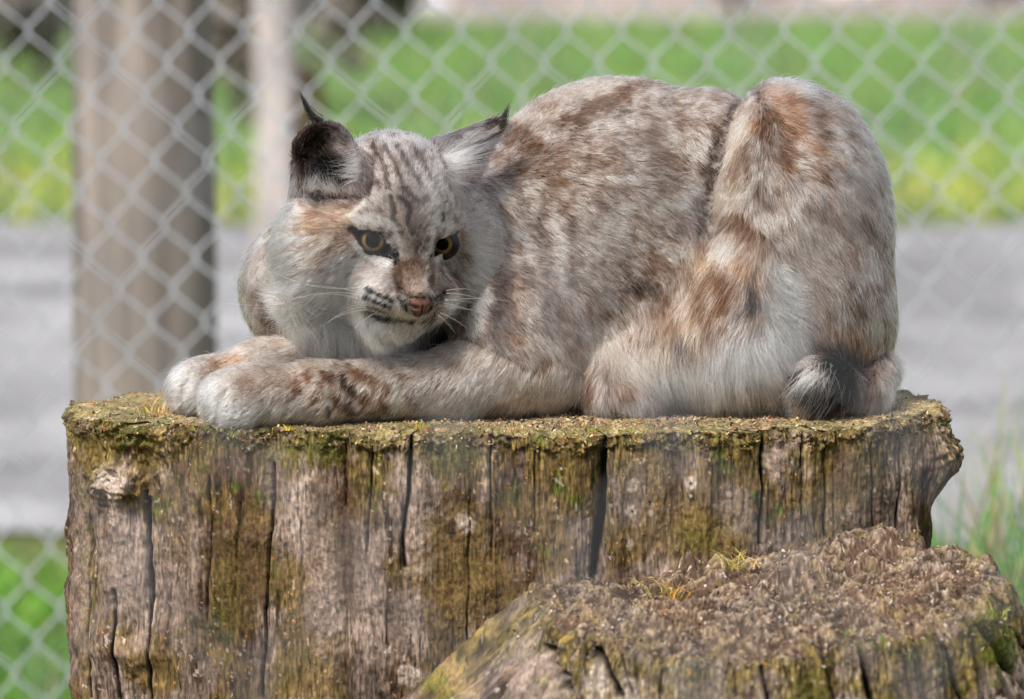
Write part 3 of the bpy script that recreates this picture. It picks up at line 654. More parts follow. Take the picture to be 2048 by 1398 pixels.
 ((Hd,), [(740, 540), (780, 560)], 20, 'dgrey', .5), ((Hd,), [(690, 530), (735, 555)], 14, 'lgrey', .5), ((Hd,), [(895, 540), (890, 590)], 13, 'dgrey', .6),
 ((Hd,), [(920, 450), (935, 500), (930, 560)], 11, 'brown', .5), ((Hd,), [(900, 545), (915, 540)], 9, 'white', .5), ((Hd,), [(905, 580), (915, 560), (925, 580)], 10, 'brown', .75),
 ((Hd,), [(965, 520), (970, 600), (950, 660), (900, 680)], 30, 'white', .85), ((Hd,), [(950, 470), (962, 520)], 12, 'cream', .5), ((Hd,), [(930, 610), (920, 660)], 30, 'white', .95), ((Hd, Nk, T), [(962, 520), (968, 600), (950, 660)], 18, 'white', .9), ((T, Nk), [(1000, 500), (1005, 600), (985, 670)], 12, 'dgrey', .6),  # pale ruff; the dark grey neck stroke is its painted shadow
 ((Hd,), [(870, 660), (900, 690), (880, 700)], 14, 'dark', .55),
 ((Hd,), [(555, 520), (600, 500), (650, 492)], 6, 'brown', .45), ((Hd,), [(610, 470), (660, 462)], 5, 'brown', .4), ((Hd,), [(570, 560), (620, 545), (680, 548)], 6, 'brown', .35), ((Hd,), [(600, 590), (650, 580)], 6, 'brown', .3), ((Hd,), [(575, 470), (640, 455)], 7, 'tan', .5), ((Hd,), [(590, 620), (620, 660)], 7, 'tan', .4), ((Hd,), [(640, 610), (650, 660)], 9, 'dgrey', .6), ((Hd,), [(690, 540), (640, 565), (600, 610)], 7, 'dgrey', .35), ((Hd,), [(945, 520), (952, 570), (945, 600)], 8, 'brown', .45), ((Hd,), [(640, 415), (700, 430)], 14, 'tan', .4), ((Hd,), [(650, 520), (690, 512)], 8, 'tan', .4),
 ((T, Nk), [(1005, 440), (1012, 560), (1000, 680)], 20, 'dgrey', .7),  # shadow on the neck right of the cheek ruff, painted into the coat
 # forehead streaks
 ((Hd,), [(752, 300), (775, 340), (785, 385)], 4.5, 'dark', 0.645975), ((Hd,), [(775, 300), (800, 340), (812, 380), (840, 410)], 4.5, 'dark', 0.645975), ((Hd,), [(800, 300), (828, 345), (850, 385)], 4.5, 'dark', 0.58725),
 ((Hd,), [(830, 300), (850, 330), (870, 370)], 4.5, 'dark', 0.58725), ((Hd,), [(788, 400), (795, 430), (792, 462)], 4.5, 'dark', 0.684), ((Hd,), [(812, 405), (828, 425), (822, 455)], 4.5, 'dark', 0.684),
 ((Hd,), [(770, 430), (778, 455)], 6, 'brown', .5), ((Hd,), [(806, 425), (808, 450)], 6, 'cream', .7), ((Hd,), [(880, 420), (892, 440), (885, 462)], 4, 'dark', .65), ((Hd,), [(905, 415), (912, 440)], 4, 'brown', .5),
 ((Hd,), [(868, 405), (886, 430), (880, 455)], 4, 'white', .6), ((Hd,), [(895, 425), (905, 450)], 5, 'white', .5), ((Hd,), [(745, 320), (750, 350), (765, 380)], 4.5, 'dark', 0.4698),
 ((Hd,), [(640, 405), (700, 380), (740, 400)], 9, 'lgrey', .4), ((Hd,), [(850, 270), (860, 300)], 9, 'lgrey', .4),
 # around the eyes
 ((Hd,), [(722, 450), (750, 445), (785, 455)], 10, 'white', .8), ((Hd,), [(716, 492), (730, 510), (755, 524), (785, 532)], 8, 'white', 1.0), ((Hd,), [(796, 462), (803, 490), (805, 515)], 7, 'white', .7),
 ((Hd,), [(872, 465), (868, 490), (868, 510)], 5, 'white', .8), ((Hd,), [(875, 522), (890, 517), (908, 503)], 7, 'white', 1.0), ((Hd,), [(885, 458), (905, 455), (920, 462)], 7, 'white', .7),
 ((Hd,), [(797, 505), (800, 525), (797, 532)], 4, 'black', .9), ((Hd,), [(708, 463), (722, 468)], 5, 'black', .9), ((Hd,), [(915, 472), (928, 466)], 3, 'black', .8), ((Hd,), [(868, 515), (867, 528)], 3, 'black', .8),
 ((Hd,), [(680, 500), (650, 530)], 6, 'brown', .5), ((Hd,), [(712, 505), (720, 520)], 6, 'brown', .4), ((Hd,), [(930, 470), (935, 490)], 7, 'rust', .5), ((Hd,), [(693, 478), (670, 500), (640, 530)], 6, 'brown', .45),
 # muzzle
 ((Hd,), [(735, 592), (770, 622), (820, 636)], 19, 'white', 1.0), ((Hd,), [(872, 612), (885, 600)], 12, 'white', .85), ((Hd,), [(842, 640), (865, 630)], 9, 'white', .9),
 ((Hd,), [(741, 583), (758, 590), (775, 598), (790, 606)], 3.4, 'black', .95), ((Hd,), [(737, 597), (755, 605), (775, 613), (787, 618)], 3.4, 'black', .9), ((Hd,), [(742, 613), (765, 623), (785, 631)], 2.6, 'dark', .85),
 ((Hd,), [(870, 603), (880, 597), (892, 588)], 4.5, 'black', .85), ((Hd,), [(867, 618), (880, 612), (890, 602)], 4, 'black', .8), ((Hd,), [(862, 632), (880, 622)], 3, 'dark', .6),
 ((Hd,), [(742, 626), (765, 639), (800, 646), (838, 649), (866, 640)], 5, 'black', 1.0), ((Hd,), [(835, 650), (860, 640), (880, 628)], 4, 'dark', .85),
 ((Hd,), [(802, 578), (808, 588)], 4.5, 'black', .9), ((Hd,), [(803, 600), (812, 610), (818, 622)], 5, 'black', .8), ((Hd,), [(820, 597), (845, 594), (866, 599)], 3.5, 'dark', .9),
 ((Hd,), [(752, 662), (800, 672), (848, 668)], 22, 'white', 1.0), ((Hd,), [(860, 690), (880, 700)], 14, 'lgrey', .5),
 # ears
 ((Er,), [(620, 300), (660, 330), (700, 370)], 60, 'dark', .7), ((Er,), [(670, 275), (700, 300), (725, 335)], 24, 'grey', .8), ((Er,), [(650, 250), (620, 270), (605, 300), (600, 360)], 9, 'dark', .8), ((Er,), [(650, 250), (690, 262), (725, 295)], 7, 'dark', .7),
 ((Er,), [(630, 290), (640, 350)], 26, 'dark', .8), ((Er,), [(700, 330), (720, 370)], 22, 'lgrey', .6), ((Er,), [(650, 350), (695, 345)], 24, 'black', 1.0), ((Er,), [(620, 340), (625, 370)], 14, 'dark', .8),
 ((Er,), [(640, 250), (655, 262)], 12, 'dark', .8), ((Er,), [(690, 385), (720, 390)], 16, 'lgrey', .5),
 ((Er,), [(900, 280), (950, 262), (1000, 245)], 9, 'dgrey', .85), ((Er,), [(985, 255), (1005, 245)], 12, 'dark', .9), ((Er,), [(920, 310), (975, 285)], 24, 'lgrey', .8), ((Er,), [(905, 345), (935, 350)], 16, 'white', .5), ((Er,), [(940, 340), (975, 305)], 8, 'dgrey', .6),
]
def seg_dist(q, line):
    best = np.full(len(q), 1e9, np.float32)
    for (x0, y0), (x1, y1) in zip(line[:-1], line[1:]):
        dx, dy = x1 - x0, y1 - y0; L = dx * dx + dy * dy + 1e-6
        t = np.clip(((q[:, 0] - x0) * dx + (q[:, 1] - y0) * dy) / L, 0, 1)
        best = np.minimum(best, np.hypot(q[:, 0] - x0 - t * dx, q[:, 1] - y0 - t * dy))
    return best

def coat_colour(p, lab, cl):
    """p (N,3) own-frame points, lab group, cl random number per tuft -> colour (N,3)"""
    n1 = fbm(p / 45.0, 3, 11); n2 = fbm(p / 14.0, 3, 23); n3 = fbm(p / 110.0, 2, 31)
    white, grey, tan, brown, lg = C_['white'], C_['grey'], C_['tan'], C_['brown'], C_['lgrey']
    base = np.where((lab == GI['head'])[:, None], lg * 1.02 + tan * .16, lg * .66 + tan * .33)
    x = (n1 * .35 + n2 * .8 + (cl - .5) * 2.0)[:, None]
    up = np.clip(x * 1.1, 0, 1) * .72; dn = np.clip(-x * 1.1, 0, 1) * .85
    col = base * (1 - up) + white * up
    mixb = np.clip(.5 + n3 * .8, 0, 1)[:, None]
    col = col * (1 - dn) + (brown * mixb + C_['dgrey'] * (1 - mixb)) * dn
    sp = (sstep(.28, .55, fbm(p * np.array([1, .8, .8]) / 8.5, 2, 77)) * np.where((lab == GI['torso']) | (lab == GI['haunch']), .55, np.where((lab == GI['neck']) | (lab == GI['near']), .35, 0)))[:, None]
    col = col * (1 - sp) + brown * sp
    near = ((lab == GI['near']) | (lab == GI['far']))[:, None]
    col = np.where(near, col * .6 + C_['cream'] * .4, col)
    ear = (lab == GI['ear'])[:, None]; col = np.where(ear, grey * .9 + 0 * col, col)
    wq = p[:, :2] + np.stack([fbm(p / 12.0, 2, 41), fbm(p / 12.0, 2, 47)], 1) * 9
    wh = p[:, :2] + np.stack([fbm(p / 6.0, 2, 51), fbm(p / 6.0, 2, 57)], 1) * 2.2
    head = (lab == GI['head'])
    for groups, line, hw, cn, st in PAINT:
        m = np.zeros(len(p), bool)
        if Nr in groups and cn in ('brown', 'dark') and hw < 12: hw, st = hw * 1.05, min(1, st * 1.4)
        if Fl in groups and cn in ('brown', 'dark', 'rust', 'dgrey'): hw, st = hw * 1.1, min(1, st * 1.1)
        if Fl in groups: groups = (Fl, Hn, T, Ft)
        for g in groups: m |= lab == GI[g]
        xs = [a for a, b in line]; ys = [b for a, b in line]
        R = hw * 1.5 + 10
        m &= (p[:, 0] > min(xs) - R) & (p[:, 0] < max(xs) + R) & (p[:, 1] > min(ys) - R) & (p[:, 1] < max(ys) + R) & (p[:, 2] < 60)
        i = np.nonzero(m)[0]
        if not len(i): continue
        d = seg_dist(wh[i] if hw < 18 and groups[0] == Hd else wq[i], line)
        a = (1 - sstep(hw * (.3 if hw >= 30 else .7), hw * (1.45 if hw >= 30 else 1.25), d)) * st
        if hw >= 9: a = a * np.clip(1 + (cl[i] - .5) * .7, 0, 1)
        col[i] = col[i] * (1 - a[:, None]) + C_[cn] * a[:, None]
    col = np.clip(col, 0, 1) ** 1.75; lm = col.mean(1, keepdims=True); return np.clip(lm + (col - lm) * .95, .003, .92)

# ---- the animal's skin
skin_m, skt, skb = new_mat("skin_under_fur", 0.7, 0.2)
ska = skt.nodes.new("ShaderNodeAttribute"); ska.attribute_name = "Col"; skt.links.new(ska.outputs["Color"], skb.inputs["Base Color"])
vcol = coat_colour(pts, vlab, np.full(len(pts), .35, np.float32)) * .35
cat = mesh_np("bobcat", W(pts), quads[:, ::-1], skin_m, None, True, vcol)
tag(cat, "spotted grey brown bobcat with black ear tufts lying crouched on the big stump", "bobcat")

# ---- fur
def sample_surface(n, dens):
    q = pts[quads]
    area = 0.5 * np.linalg.norm(np.cross(q[:, 2] - q[:, 0], q[:, 3] - q[:, 1]), axis=1)
    fc = q.mean(1); fl = vlab[quads[:, 0]]
    wgt = area * dens(fc, fl); cdf = np.cumsum(wgt); cdf /= cdf[-1]
    f = np.searchsorted(cdf, rng.random(n)); f = np.minimum(f, len(quads) - 1)
    a, b = rng.random(n)[:, None].astype(np.float32), rng.random(n)[:, None].astype(np.float32)
    Q = q[f]
    P = (Q[:, 0] * (1 - a) + Q[:, 1] * a) * (1 - b) + (Q[:, 3] * (1 - a) + Q[:, 2] * a) * b
    return P, fl[f]

def tufts(P, cell, seed):
    """nearest of jittered grid points: id-like random number and the point itself"""
    g = np.floor(P / cell).astype(np.int64); best = np.full(len(P), 1e9, np.float32)
    ctr = np.zeros_like(P); rnd = np.zeros(len(P), np.float32)
    for dx in (-1, 0, 1):
        for dy in (-1, 0, 1):
            for dz in (-1, 0, 1):
                c = g + np.array([dx, dy, dz]); m = c & 0xffffffff
                j = np.stack([_hash(m[:, 0], m[:, 1], m[:, 2], seed + s) for s in (0, 1, 2)], 1)
                pc = ((c + j) * cell).astype(np.float32); d = ((P - pc) ** 2).sum(1)
                k = d < best; best[k] = d[k]; ctr[k] = pc[k]
                rnd[k] = _hash(m[:, 0], m[:, 1], m[:, 2], seed + 9)[k]
    return rnd, ctr

def fur_density(fc, fl):
    d = np.ones(len(fc), np.float32)
    d = np.where(fl == GI['head'], 2.6, d); d = np.where(fl == GI['ear'], 1.2, d)
    d = np.where((fl == GI['near']) | (fl == GI['far']), 1.5, d); d = np.where(fl == GI['flap'], 1.15, d)
    muzz = (fl == GI['head']) & (fc[:, 0] > 715) & (fc[:, 0] < 915) & (fc[:, 1] > 440) & (fc[:, 1] < 680) & (fc[:, 2] < -200)
    d = np.where(muzz, 4.5, d)
    d = np.where(fc[:, 2] > 70, d * .3, d)                         # the far flank: thinner, a little coarser
    under = fc[:, 1] > V0 - math.tan(TH) * fc[:, 2] - 2
    return np.where(under & (fc[:, 0] > 560), d * .05, d)

def grow(P, L5, nrm, cl, ctr, rad, col, K=6, clump=.45, seed=0, droop=.15):
    n = len(P)
    dirv = L5[:, :3].copy()
    nn = np.stack([fbm(P / 26.0, 2, 61 + seed), fbm(P / 26.0, 2, 67 + seed), fbm(P / 26.0, 2, 71 + seed)], 1)
    dirv += nn * .28 + rng.normal(0, .13, (n, 3))
    dirv -= (dirv * nrm).sum(1, keepdims=True) * nrm
    dirv /= np.linalg.norm(dirv, axis=1, keepdims=True) + 1e-6
    L = L5[:, 3] * rng.uniform(.65, 1.15, n) * (.85 + .3 * cl); lift = L5[:, 4] * rng.uniform(.7, 1.3, n)
    L = L * np.where(rng.random(n) < .02, 1.35, 1)
    s = np.linspace(0, 1, K, dtype=np.float32)[None, :, None]
    h = (lift * L)[:, None, None]
    q = P[:, None, :] + nrm[:, None, :] * h * (1.9 * s - 1.0 * s * s) + dirv[:, None, :] * (L * np.sqrt(np.clip(1 - lift ** 2, 0, 1)))[:, None, None] * (s * .55 + .45 * s * s)
    q[..., 1] += (droop * L[:, None]) * (s[..., 0] ** 2)
    off = (P - ctr); off -= (off * nrm).sum(1, keepdims=True) * nrm
    q = q - off[:, None, :] * (clump * s ** 1.4)
    q = q + rng.normal(0, 1, (n, 1, 3)) * (s ** 2) * (L[:, None, None] * .035)
    # hairs do not grow down into the wood
    lim = V0 - math.tan(TH) * q[..., 2] + np.where(q[..., 0] < 600, 42, 14)
    q[..., 1] = np.minimum(q[..., 1], lim)
    taper = np.array([1.0, 1.0, .92, .75, .5, .12]) if K == 6 else np.linspace(1, .15, K)
    r = rad[:, None] * taper[None, :] * S
    return q, r, col

NH = 760000
fur_m = hair_mat("fur")
P, fl = sample_surface(NH, fur_density)
Nn = grad_at(P); L5 = comb_field(P, fl)
okm = np.ones(len(P), bool)
def in_poly(x, y, poly):
    ins = np.zeros(len(x), bool)
    for (x0, y0), (x1, y1) in zip(poly, poly[1:] + poly[:1]):
        if y0 != y1: ins ^= ((y0 > y) != (y1 > y)) & (x < (x1 - x0) * (y - y0) / (y1 - y0) + x0)
    return ins
for c, poly in zip(EYE_C, (CONT_L, CONT_R)):
    mx_, my_ = np.mean(poly, 0); big_ = [(mx_ + (a - mx_) * 1.12, my_ + (b - my_) * 1.14) for a, b in poly]
    okm &= ~(in_poly(P[:, 0] - c[0], P[:, 1] - c[1], big_) & (P[:, 2] < -280) & (fl == GI['head']))
NOSE_C = H(0, 117, 167)
okm &= (((P - NOSE_C) / np.array([30, 21, 30])) ** 2).sum(1) > 1
P, fl, Nn, L5 = P[okm], fl[okm], Nn[okm], L5[okm]
cl, ctr = tufts(P, 5.8, 5); cl2, _ = tufts(P, 26.0, 15)
clm = np.clip(cl * .65 + cl2 * .35, 0, 1)
# fur is short along the crease and next to the eyes
dc = seg_dist(P[:, :2], [(a, b) for a, b, c in CREASE]); L5[:, 3] *= .4 + .6 * sstep(6, 34, dc)
for c, r in zip(EYE_C, EYE_R):
    de = np.linalg.norm((P - c) * np.array([1, 1.2, 1]), axis=1); L5[:, 3] *= .45 + .55 * sstep(r, r + 22, de)
q, r, _ = grow(P, L5, Nn, cl, ctr, np.ones(len(P)), None, clump=.4)
Pc = q[:, 4].astype(np.float32); Pc[:, 2] = P[:, 2]; del q
col = coat_colour(Pc, fl, clm)
face = (fl == GI['head']); rad = np.where(face, .55, .62) * rng.uniform(.75, 1.2, len(P))
rad = np.where(P[:, 2] > 70, rad * 1.8, rad); rad = np.where(face & (L5[:, 3] < 14), .42, rad)
cf = np.where(face & (L5[:, 3] < 20), .25, .5)[:, None, None]
q, r, _ = grow(P, L5, Nn, cl, ctr, rad, col, clump=cf)
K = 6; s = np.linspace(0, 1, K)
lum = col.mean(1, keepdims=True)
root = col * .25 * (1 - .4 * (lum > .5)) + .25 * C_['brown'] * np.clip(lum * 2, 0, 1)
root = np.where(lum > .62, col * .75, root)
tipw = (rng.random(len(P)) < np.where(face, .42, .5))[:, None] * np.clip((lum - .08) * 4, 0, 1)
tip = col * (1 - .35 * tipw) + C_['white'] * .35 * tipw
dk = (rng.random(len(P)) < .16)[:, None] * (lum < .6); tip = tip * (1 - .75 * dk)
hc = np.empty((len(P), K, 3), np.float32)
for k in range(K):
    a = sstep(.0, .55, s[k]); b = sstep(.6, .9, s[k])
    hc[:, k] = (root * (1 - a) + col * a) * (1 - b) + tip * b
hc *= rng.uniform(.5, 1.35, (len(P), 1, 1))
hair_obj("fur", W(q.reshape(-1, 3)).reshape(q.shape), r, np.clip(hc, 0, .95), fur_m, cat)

# longer, sparse guard hairs that fray the outline
m = rng.random(len(P)) < .018
m &= ~((fl == GI['head']) & (L5[:, 3] < 16))
L6 = L5[m].copy(); L6[:, 3] *= 1.35; L6[:, 4] = np.minimum(L6[:, 4] * 1.5, .75)
q, r, _ = grow(P[m], L6, Nn[m], cl[m], ctr[m], np.full(m.sum(), .38), col[m], clump=0.0, seed=3)
gc = np.repeat((col[m] * .4 + C_['white'] * .5)[:, None, :], 6, 1)
hair_obj("guard_hair", W(q.reshape(-1, 3)).reshape(q.shape), r, np.clip(gc, 0, .95), fur_m, cat)

def bundle(name, base, tipp, n, rb, rt, colr, rad, parent=cat, bend=(0, 0, 0), label=None):
    """n hairs from around base to around tipp"""
    b = np.array(base, float) + rng.normal(0, 1, (n, 3)) * rb
    ln = rng.uniform(.45, 1.0, n)[:, None]
    t = np.array(base, float) + (np.array(tipp, float) - np.array(base, float)) * ln + rng.normal(0, 1, (n, 3)) * rt * ln
    s_ = np.linspace(0, 1, 7)[None, :, None]
    qq = b[:, None] * (1 - s_) + t[:, None] * s_ + np.array(bend) * (4 * s_ * (1 - s_))
    rr = np.linspace(1, .15, 7)[None, :] * rad * S * np.ones((n, 1))
    cc = np.ones((n, 7, 3)) * np.array(colr) * rng.uniform(.6, 1.3, (n, 1, 1))
    return hair_obj(name, W(qq.reshape(-1, 3)).reshape(qq.shape), rr, cc, fur_m, parent)

bundle("ear_tuft", (645, 254, -285), (608, 192, -290), 150, np.array([7, 4, 5]), 3.0, C_['black'], .7, bend=(-2, 6, 0))
bundle("ear_tuft", (996, 254, -182), (1019, 212, -177), 90, np.array([9, 4, 4]), 3.0, C_['black'], .6, bend=(3, 5, 0))
# the pale tuft on the black tail tip
nt_ = 260
b = np.array([1625, 742, -222]) + rng.normal(0, 1, (nt_, 3)) * np.array([16, 9, 6])
an = rng.uniform(-1.0, 1.0, nt_); dv = np.stack([-.45 + an * .75, .95 - abs(an) * .35, np.full(nt_, -.12)], 1)
ln = rng.uniform(30, 66, nt_)[:, None]; s_ = np.linspace(0, 1, 7)[None, :, None]
qq = b[:, None] + dv[:, None] * ln[:, None] * s_ + np.array([0, 14, 0]) * s_ ** 2 + np.array([0, 0, -12]) * (4 * s_ * (1 - s_))
hair_obj("tail_tuft", W(qq.reshape(-1, 3)).reshape(qq.shape), np.linspace(1, .15, 7)[None] * .7 * S * np.ones((nt_, 1)), np.ones((nt_, 7, 3)) * C_['lgrey'], fur_m, cat)
# wisps inside the ears
def wisps(line, n, dirs, length, colr, wd, spread=5):
    line = np.array(line, float); k = rng.integers(0, len(line) - 1, n); t = rng.random(n)[:, None]
    b = line[k] * (1 - t) + line[k + 1] * t + rng.normal(0, spread, (n, 3))
    dv = np.array(dirs, float) + rng.normal(0, .25, (n, 3)); ln = rng.uniform(.5, 1.1, n)[:, None] * length
    s_ = np.linspace(0, 1, 6)[None, :, None]
    qq = b[:, None] + dv[:, None] * ln[:, None] * s_ + np.array([0, 8, 0]) * s_ ** 2 + np.array([0, 0, -8]) * (4 * s_ * (1 - s_))
    rr = np.linspace(1, .15, 6)[None] * wd * S * np.ones((n, 1))
    return qq, rr, np.ones((n, 6, 3)) * np.array(colr) * rng.uniform(.6, 1.1, (n, 1, 1))
def wisp_obj(sets):
    hair_obj("ear_hair", W(np.concatenate([a.reshape(-1, 3) for a, b, c in sets])).reshape(-1, 6, 3), np.concatenate([b for a, b, c in sets]), np.concatenate([c for a, b, c in sets]), fur_m, cat)
wisp_obj([wisps([(742, 335, -326), (728, 372, -330)], 130, (-1, -.1, -.25), 52, C_['lgrey'] * .8, .5),
          wisps([(735, 310, -320), (742, 340, -326)], 110, (-1, .25, -.2), 46, C_['lgrey'] * .8, .5),
          wisps([(690, 395, -330), (655, 392, -328)], 160, (-.35, -1, -.15), 34, C_['lgrey'] * .9, .5),
          wisps([(615, 392, -320), (640, 395, -324)], 160, (.25, -1, -.1), 42, C_['lgrey'] * .8, .5)])
wisp_obj([wisps([(882, 325, -288), (890, 355, -290)], 320, (1, -.35, .02), 92, C_['lgrey'], .5, 6),
          wisps([(890, 355, -290), (905, 372, -288)], 160, (.9, .1, .05), 50, C_['lgrey'] * .8, .5, 5)])

# whiskers
def whisker_set(defs):
    qs, rs = [], []
    for (b, t, sag) in defs:
        b, t = np.array(b, float), np.array(t, float); s_ = np.linspace(0, 1, 9)[:, None]
        qs.append(b * (1 - s_) + t * s_ + np.array([0, sag, -6.0]) * (4 * s_ * (1 - s_))); rs.append(np.linspace(1, .2, 9) * 1.0 * S)
    return np.array(qs), np.array(rs)
mw = lambda u, v: (u, v, -370)
defs = [((730, 578, -381), (560, 548, -366), 14), ((728, 588, -381), (600, 574, -386), -4), ((728, 592, -386), (590, 605, -396), -8), ((726, 600, -386), (652, 592, -396), -3),
        ((742, 617, -386), (660, 655, -406), -10), ((745, 622, -386), (665, 648, -396), -6), ((756, 630, -386), (712, 668, -406), -3), ((752, 615, -386), (690, 625, -416), -6),
        ((897, 585, -366), (958, 586, -366), -4), ((897, 590, -366), (975, 606, -356), -4), ((895, 604, -366), (1022, 606, -346), -5), ((893, 602, -371), (960, 612, -346), -2),
        ((893, 615, -371), (990, 636, -346), -4), ((885, 628, -371), (940, 660, -366), -3), ((893, 610, -371), (940, 622, -376), -2), ((880, 632, -371), (915, 668, -366), -4)]
qs, rs = whisker_set(defs)
hair_obj("whisker", W(qs.reshape(-1, 3)).reshape(qs.shape), rs, np.ones(qs.shape) * .9, fur_m, cat)

# ---- eyes: ball, iris, pupil, clear cornea, dark lids
def uv_dome(center, right, down, fwd, prof, nseg=40):
    """surface of revolution about fwd; prof = [(radius, height)]"""
    vs, fs = [], []
    for (r_, h_) in prof:
        for k_ in range(nseg):
            a_ = 2 * math.pi * k_ / nseg
            vs.append(center + right * (r_ * math.cos(a_)) + down * (r_ * math.sin(a_)) + fwd * h_)
    for i in range(len(prof) - 1):
        for k_ in range(nseg):
            fs.append((i * nseg + k_, i * nseg + (k_ + 1) % nseg, (i + 1) * nseg + (k_ + 1) % nseg, (i + 1) * nseg + k_))
    return np.array(vs), fs
ball_m = flat_mat("eyeball_dark", (.006, .005, .005), .35, .06, .2, 300)
pup_m = flat_mat("pupil_black", (.002, .002, .002), .6, .0, .1, 100)
lid_m = flat_mat("eyelid_skin", (.005, .004, .004), .7, .06, .3, 900, .3)
iris_m, it, ib = new_mat("iris", .6, .0)
ia = it.nodes.new("ShaderNodeAttribute"); ia.attribute_name = "Col"; it.links.new(ia.outputs[0], ib.inputs[0])
corn_m = bpy.data.materials.new("cornea"); corn_m.use_nodes = True
cb = corn_m.node_tree.nodes["Principled BSDF"]; cb.inputs["Roughness"].default_value = 0.03; cb.inputs["Transmission Weight"].default_value = 1; cb.inputs["IOR"].default_value = 1.02
gl = corn_m.node_tree.nodes.new("ShaderNodeBsdfGlossy"); gl.inputs["Roughness"].default_value = .05
tp = corn_m.node_tree.nodes.new("ShaderNodeBsdfTransparent"); fr = corn_m.node_tree.nodes.new("ShaderNodeFresnel"); fr.inputs[0].default_value = 1.13
ms = corn_m.node_tree.nodes.new("ShaderNodeMixShader"); ctn = corn_m.node_tree
ctn.links.new(fr.outputs[0], ms.inputs[0]); ctn.links.new(tp.outputs[0], ms.inputs[1]); ctn.links.new(gl.outputs[0], ms.inputs[2]); ctn.links.new(ms.outputs[0], ctn.nodes["Material Output"].inputs[0])

def make_eye(c, Rb, look, iris_r, pupil_r, contour, skin):
    """contour: the eye opening as offsets from c in (u, v)"""
    look = look / np.linalg.norm(look)
    rt_ = np.cross(np.array([0, 1.0, 0]), look); rt_ /= np.linalg.norm(rt_); dn_ = np.cross(look, rt_)
    th0 = math.asin(iris_r / Rb)
    prof = [(Rb * math.sin(t), Rb * math.cos(t)) for t in np.linspace(0.001, math.pi * .8, 26)]
    vs, fs = uv_dome(c, rt_, dn_, look, prof)
    eye = mesh_np("eye", W(vs), np.array(fs), ball_m, cat)
    prof = [(Rb * 1.012 * math.sin(t), Rb * 1.012 * math.cos(t)) for t in np.linspace(math.asin(pupil_r / Rb) * .9, th0, 8)]
    vs, fs = uv_dome(c, rt_, dn_, look, prof, 64)
    cc = []
    for i, (r_, h_) in enumerate(prof):
        for k_ in range(64):
            f = (r_ - pupil_r) / (iris_r - pupil_r); st = .7 + .35 * _hash(np.array([k_ // 1]), np.array([0]), np.array([0]), 3)[0]
            base = np.array([.15, .09, .027]) * (1 - f) + np.array([.12, .075, .028]) * f
            cc.append(base * st * (1 if .15 < f < .85 else .45))
    mesh_np("iris", W(vs), np.array(fs), iris_m, eye, True, np.array(cc))
    prof = [(Rb * 1.016 * math.sin(t), Rb * 1.016 * math.cos(t)) for t in np.linspace(0.001, math.asin(pupil_r / Rb), 6)]
    vs, fs = uv_dome(c, rt_, dn_, look, prof)
    mesh_np("pupil", W(vs), np.array(fs), pup_m, eye)
    prof = [(Rb * 1.03 * math.sin(t), Rb * 1.03 * math.cos(t)) for t in np.linspace(0.001, .95, 14)]
    vs, fs = uv_dome(c, rt_, dn_, look, prof, 48)
    mesh_np("cornea", W(vs), np.array(fs), corn_m, eye)
    # lids: a narrow band of dark skin from the ball out to the edge of the fur
    cp = np.array(contour, float); m_ = len(cp); n_ = m_ * 8; sk = np.array(skin); vs = []
    def cr(t, arr):
        i = int(t) % m_; f = t - int(t); p0, p1, p2, p3 = arr[(i - 1) % m_], arr[i], arr[(i + 1) % m_], arr[(i + 2) % m_]
        return .5 * ((2 * p1) + (-p0 + p2) * f + (2 * p0 - 5 * p1 + 4 * p2 - p3) * f * f + (-p0 + 3 * p1 - 3 * p2 + p3) * f ** 3)
    ce = cp.mean(0)
    for ring in range(6):
        for k_ in range(n_):
            t_ = k_ * m_ / n_; o2 = cr(t_, cp); zz = cr(t_, sk); u2 = (o2 - ce) / (np.linalg.norm(o2 - ce) + 1e-6)
            off = (-1.5, 0.0, 2.0, 4.0, 7.0, 12.0)[ring]; q2 = o2 + u2 * off
            zb = c[2] - math.sqrt(max(Rb * Rb - q2 @ q2, 40.0))
            z = (zb + 3, min(zb - 1.5, zz[0] + 2), zz[0] - 2.5, zz[0] - 2.5, zz[1] - .5, zz[2] + 5)[ring]
            vs.append(np.array([c[0] + q2[0], c[1] + q2[1], z]))
    fs = [(i * n_ + k_, i * n_ + (k_ + 1) % n_, (i + 1) * n_ + (k_ + 1) % n_, (i + 1) * n_ + k_) for i in range(5) for k_ in range(n_)]
    mesh_np("eyelid", W(np.array(vs)), np.array(fs), lid_m, cat)
    return eye
LOOK = np.array([.02, .10, -1.0])
make_eye(EYE_C[0], EYE_R[0], np.array([.0, .06, -1.0]), 22, 14.5, CONT_L, EYE_SKIN[0])
make_eye(EYE_C[1], EYE_R[1], np.array([.0, .06, -1.0]), 19.5, 12, CONT_R, EYE_SKIN[1])

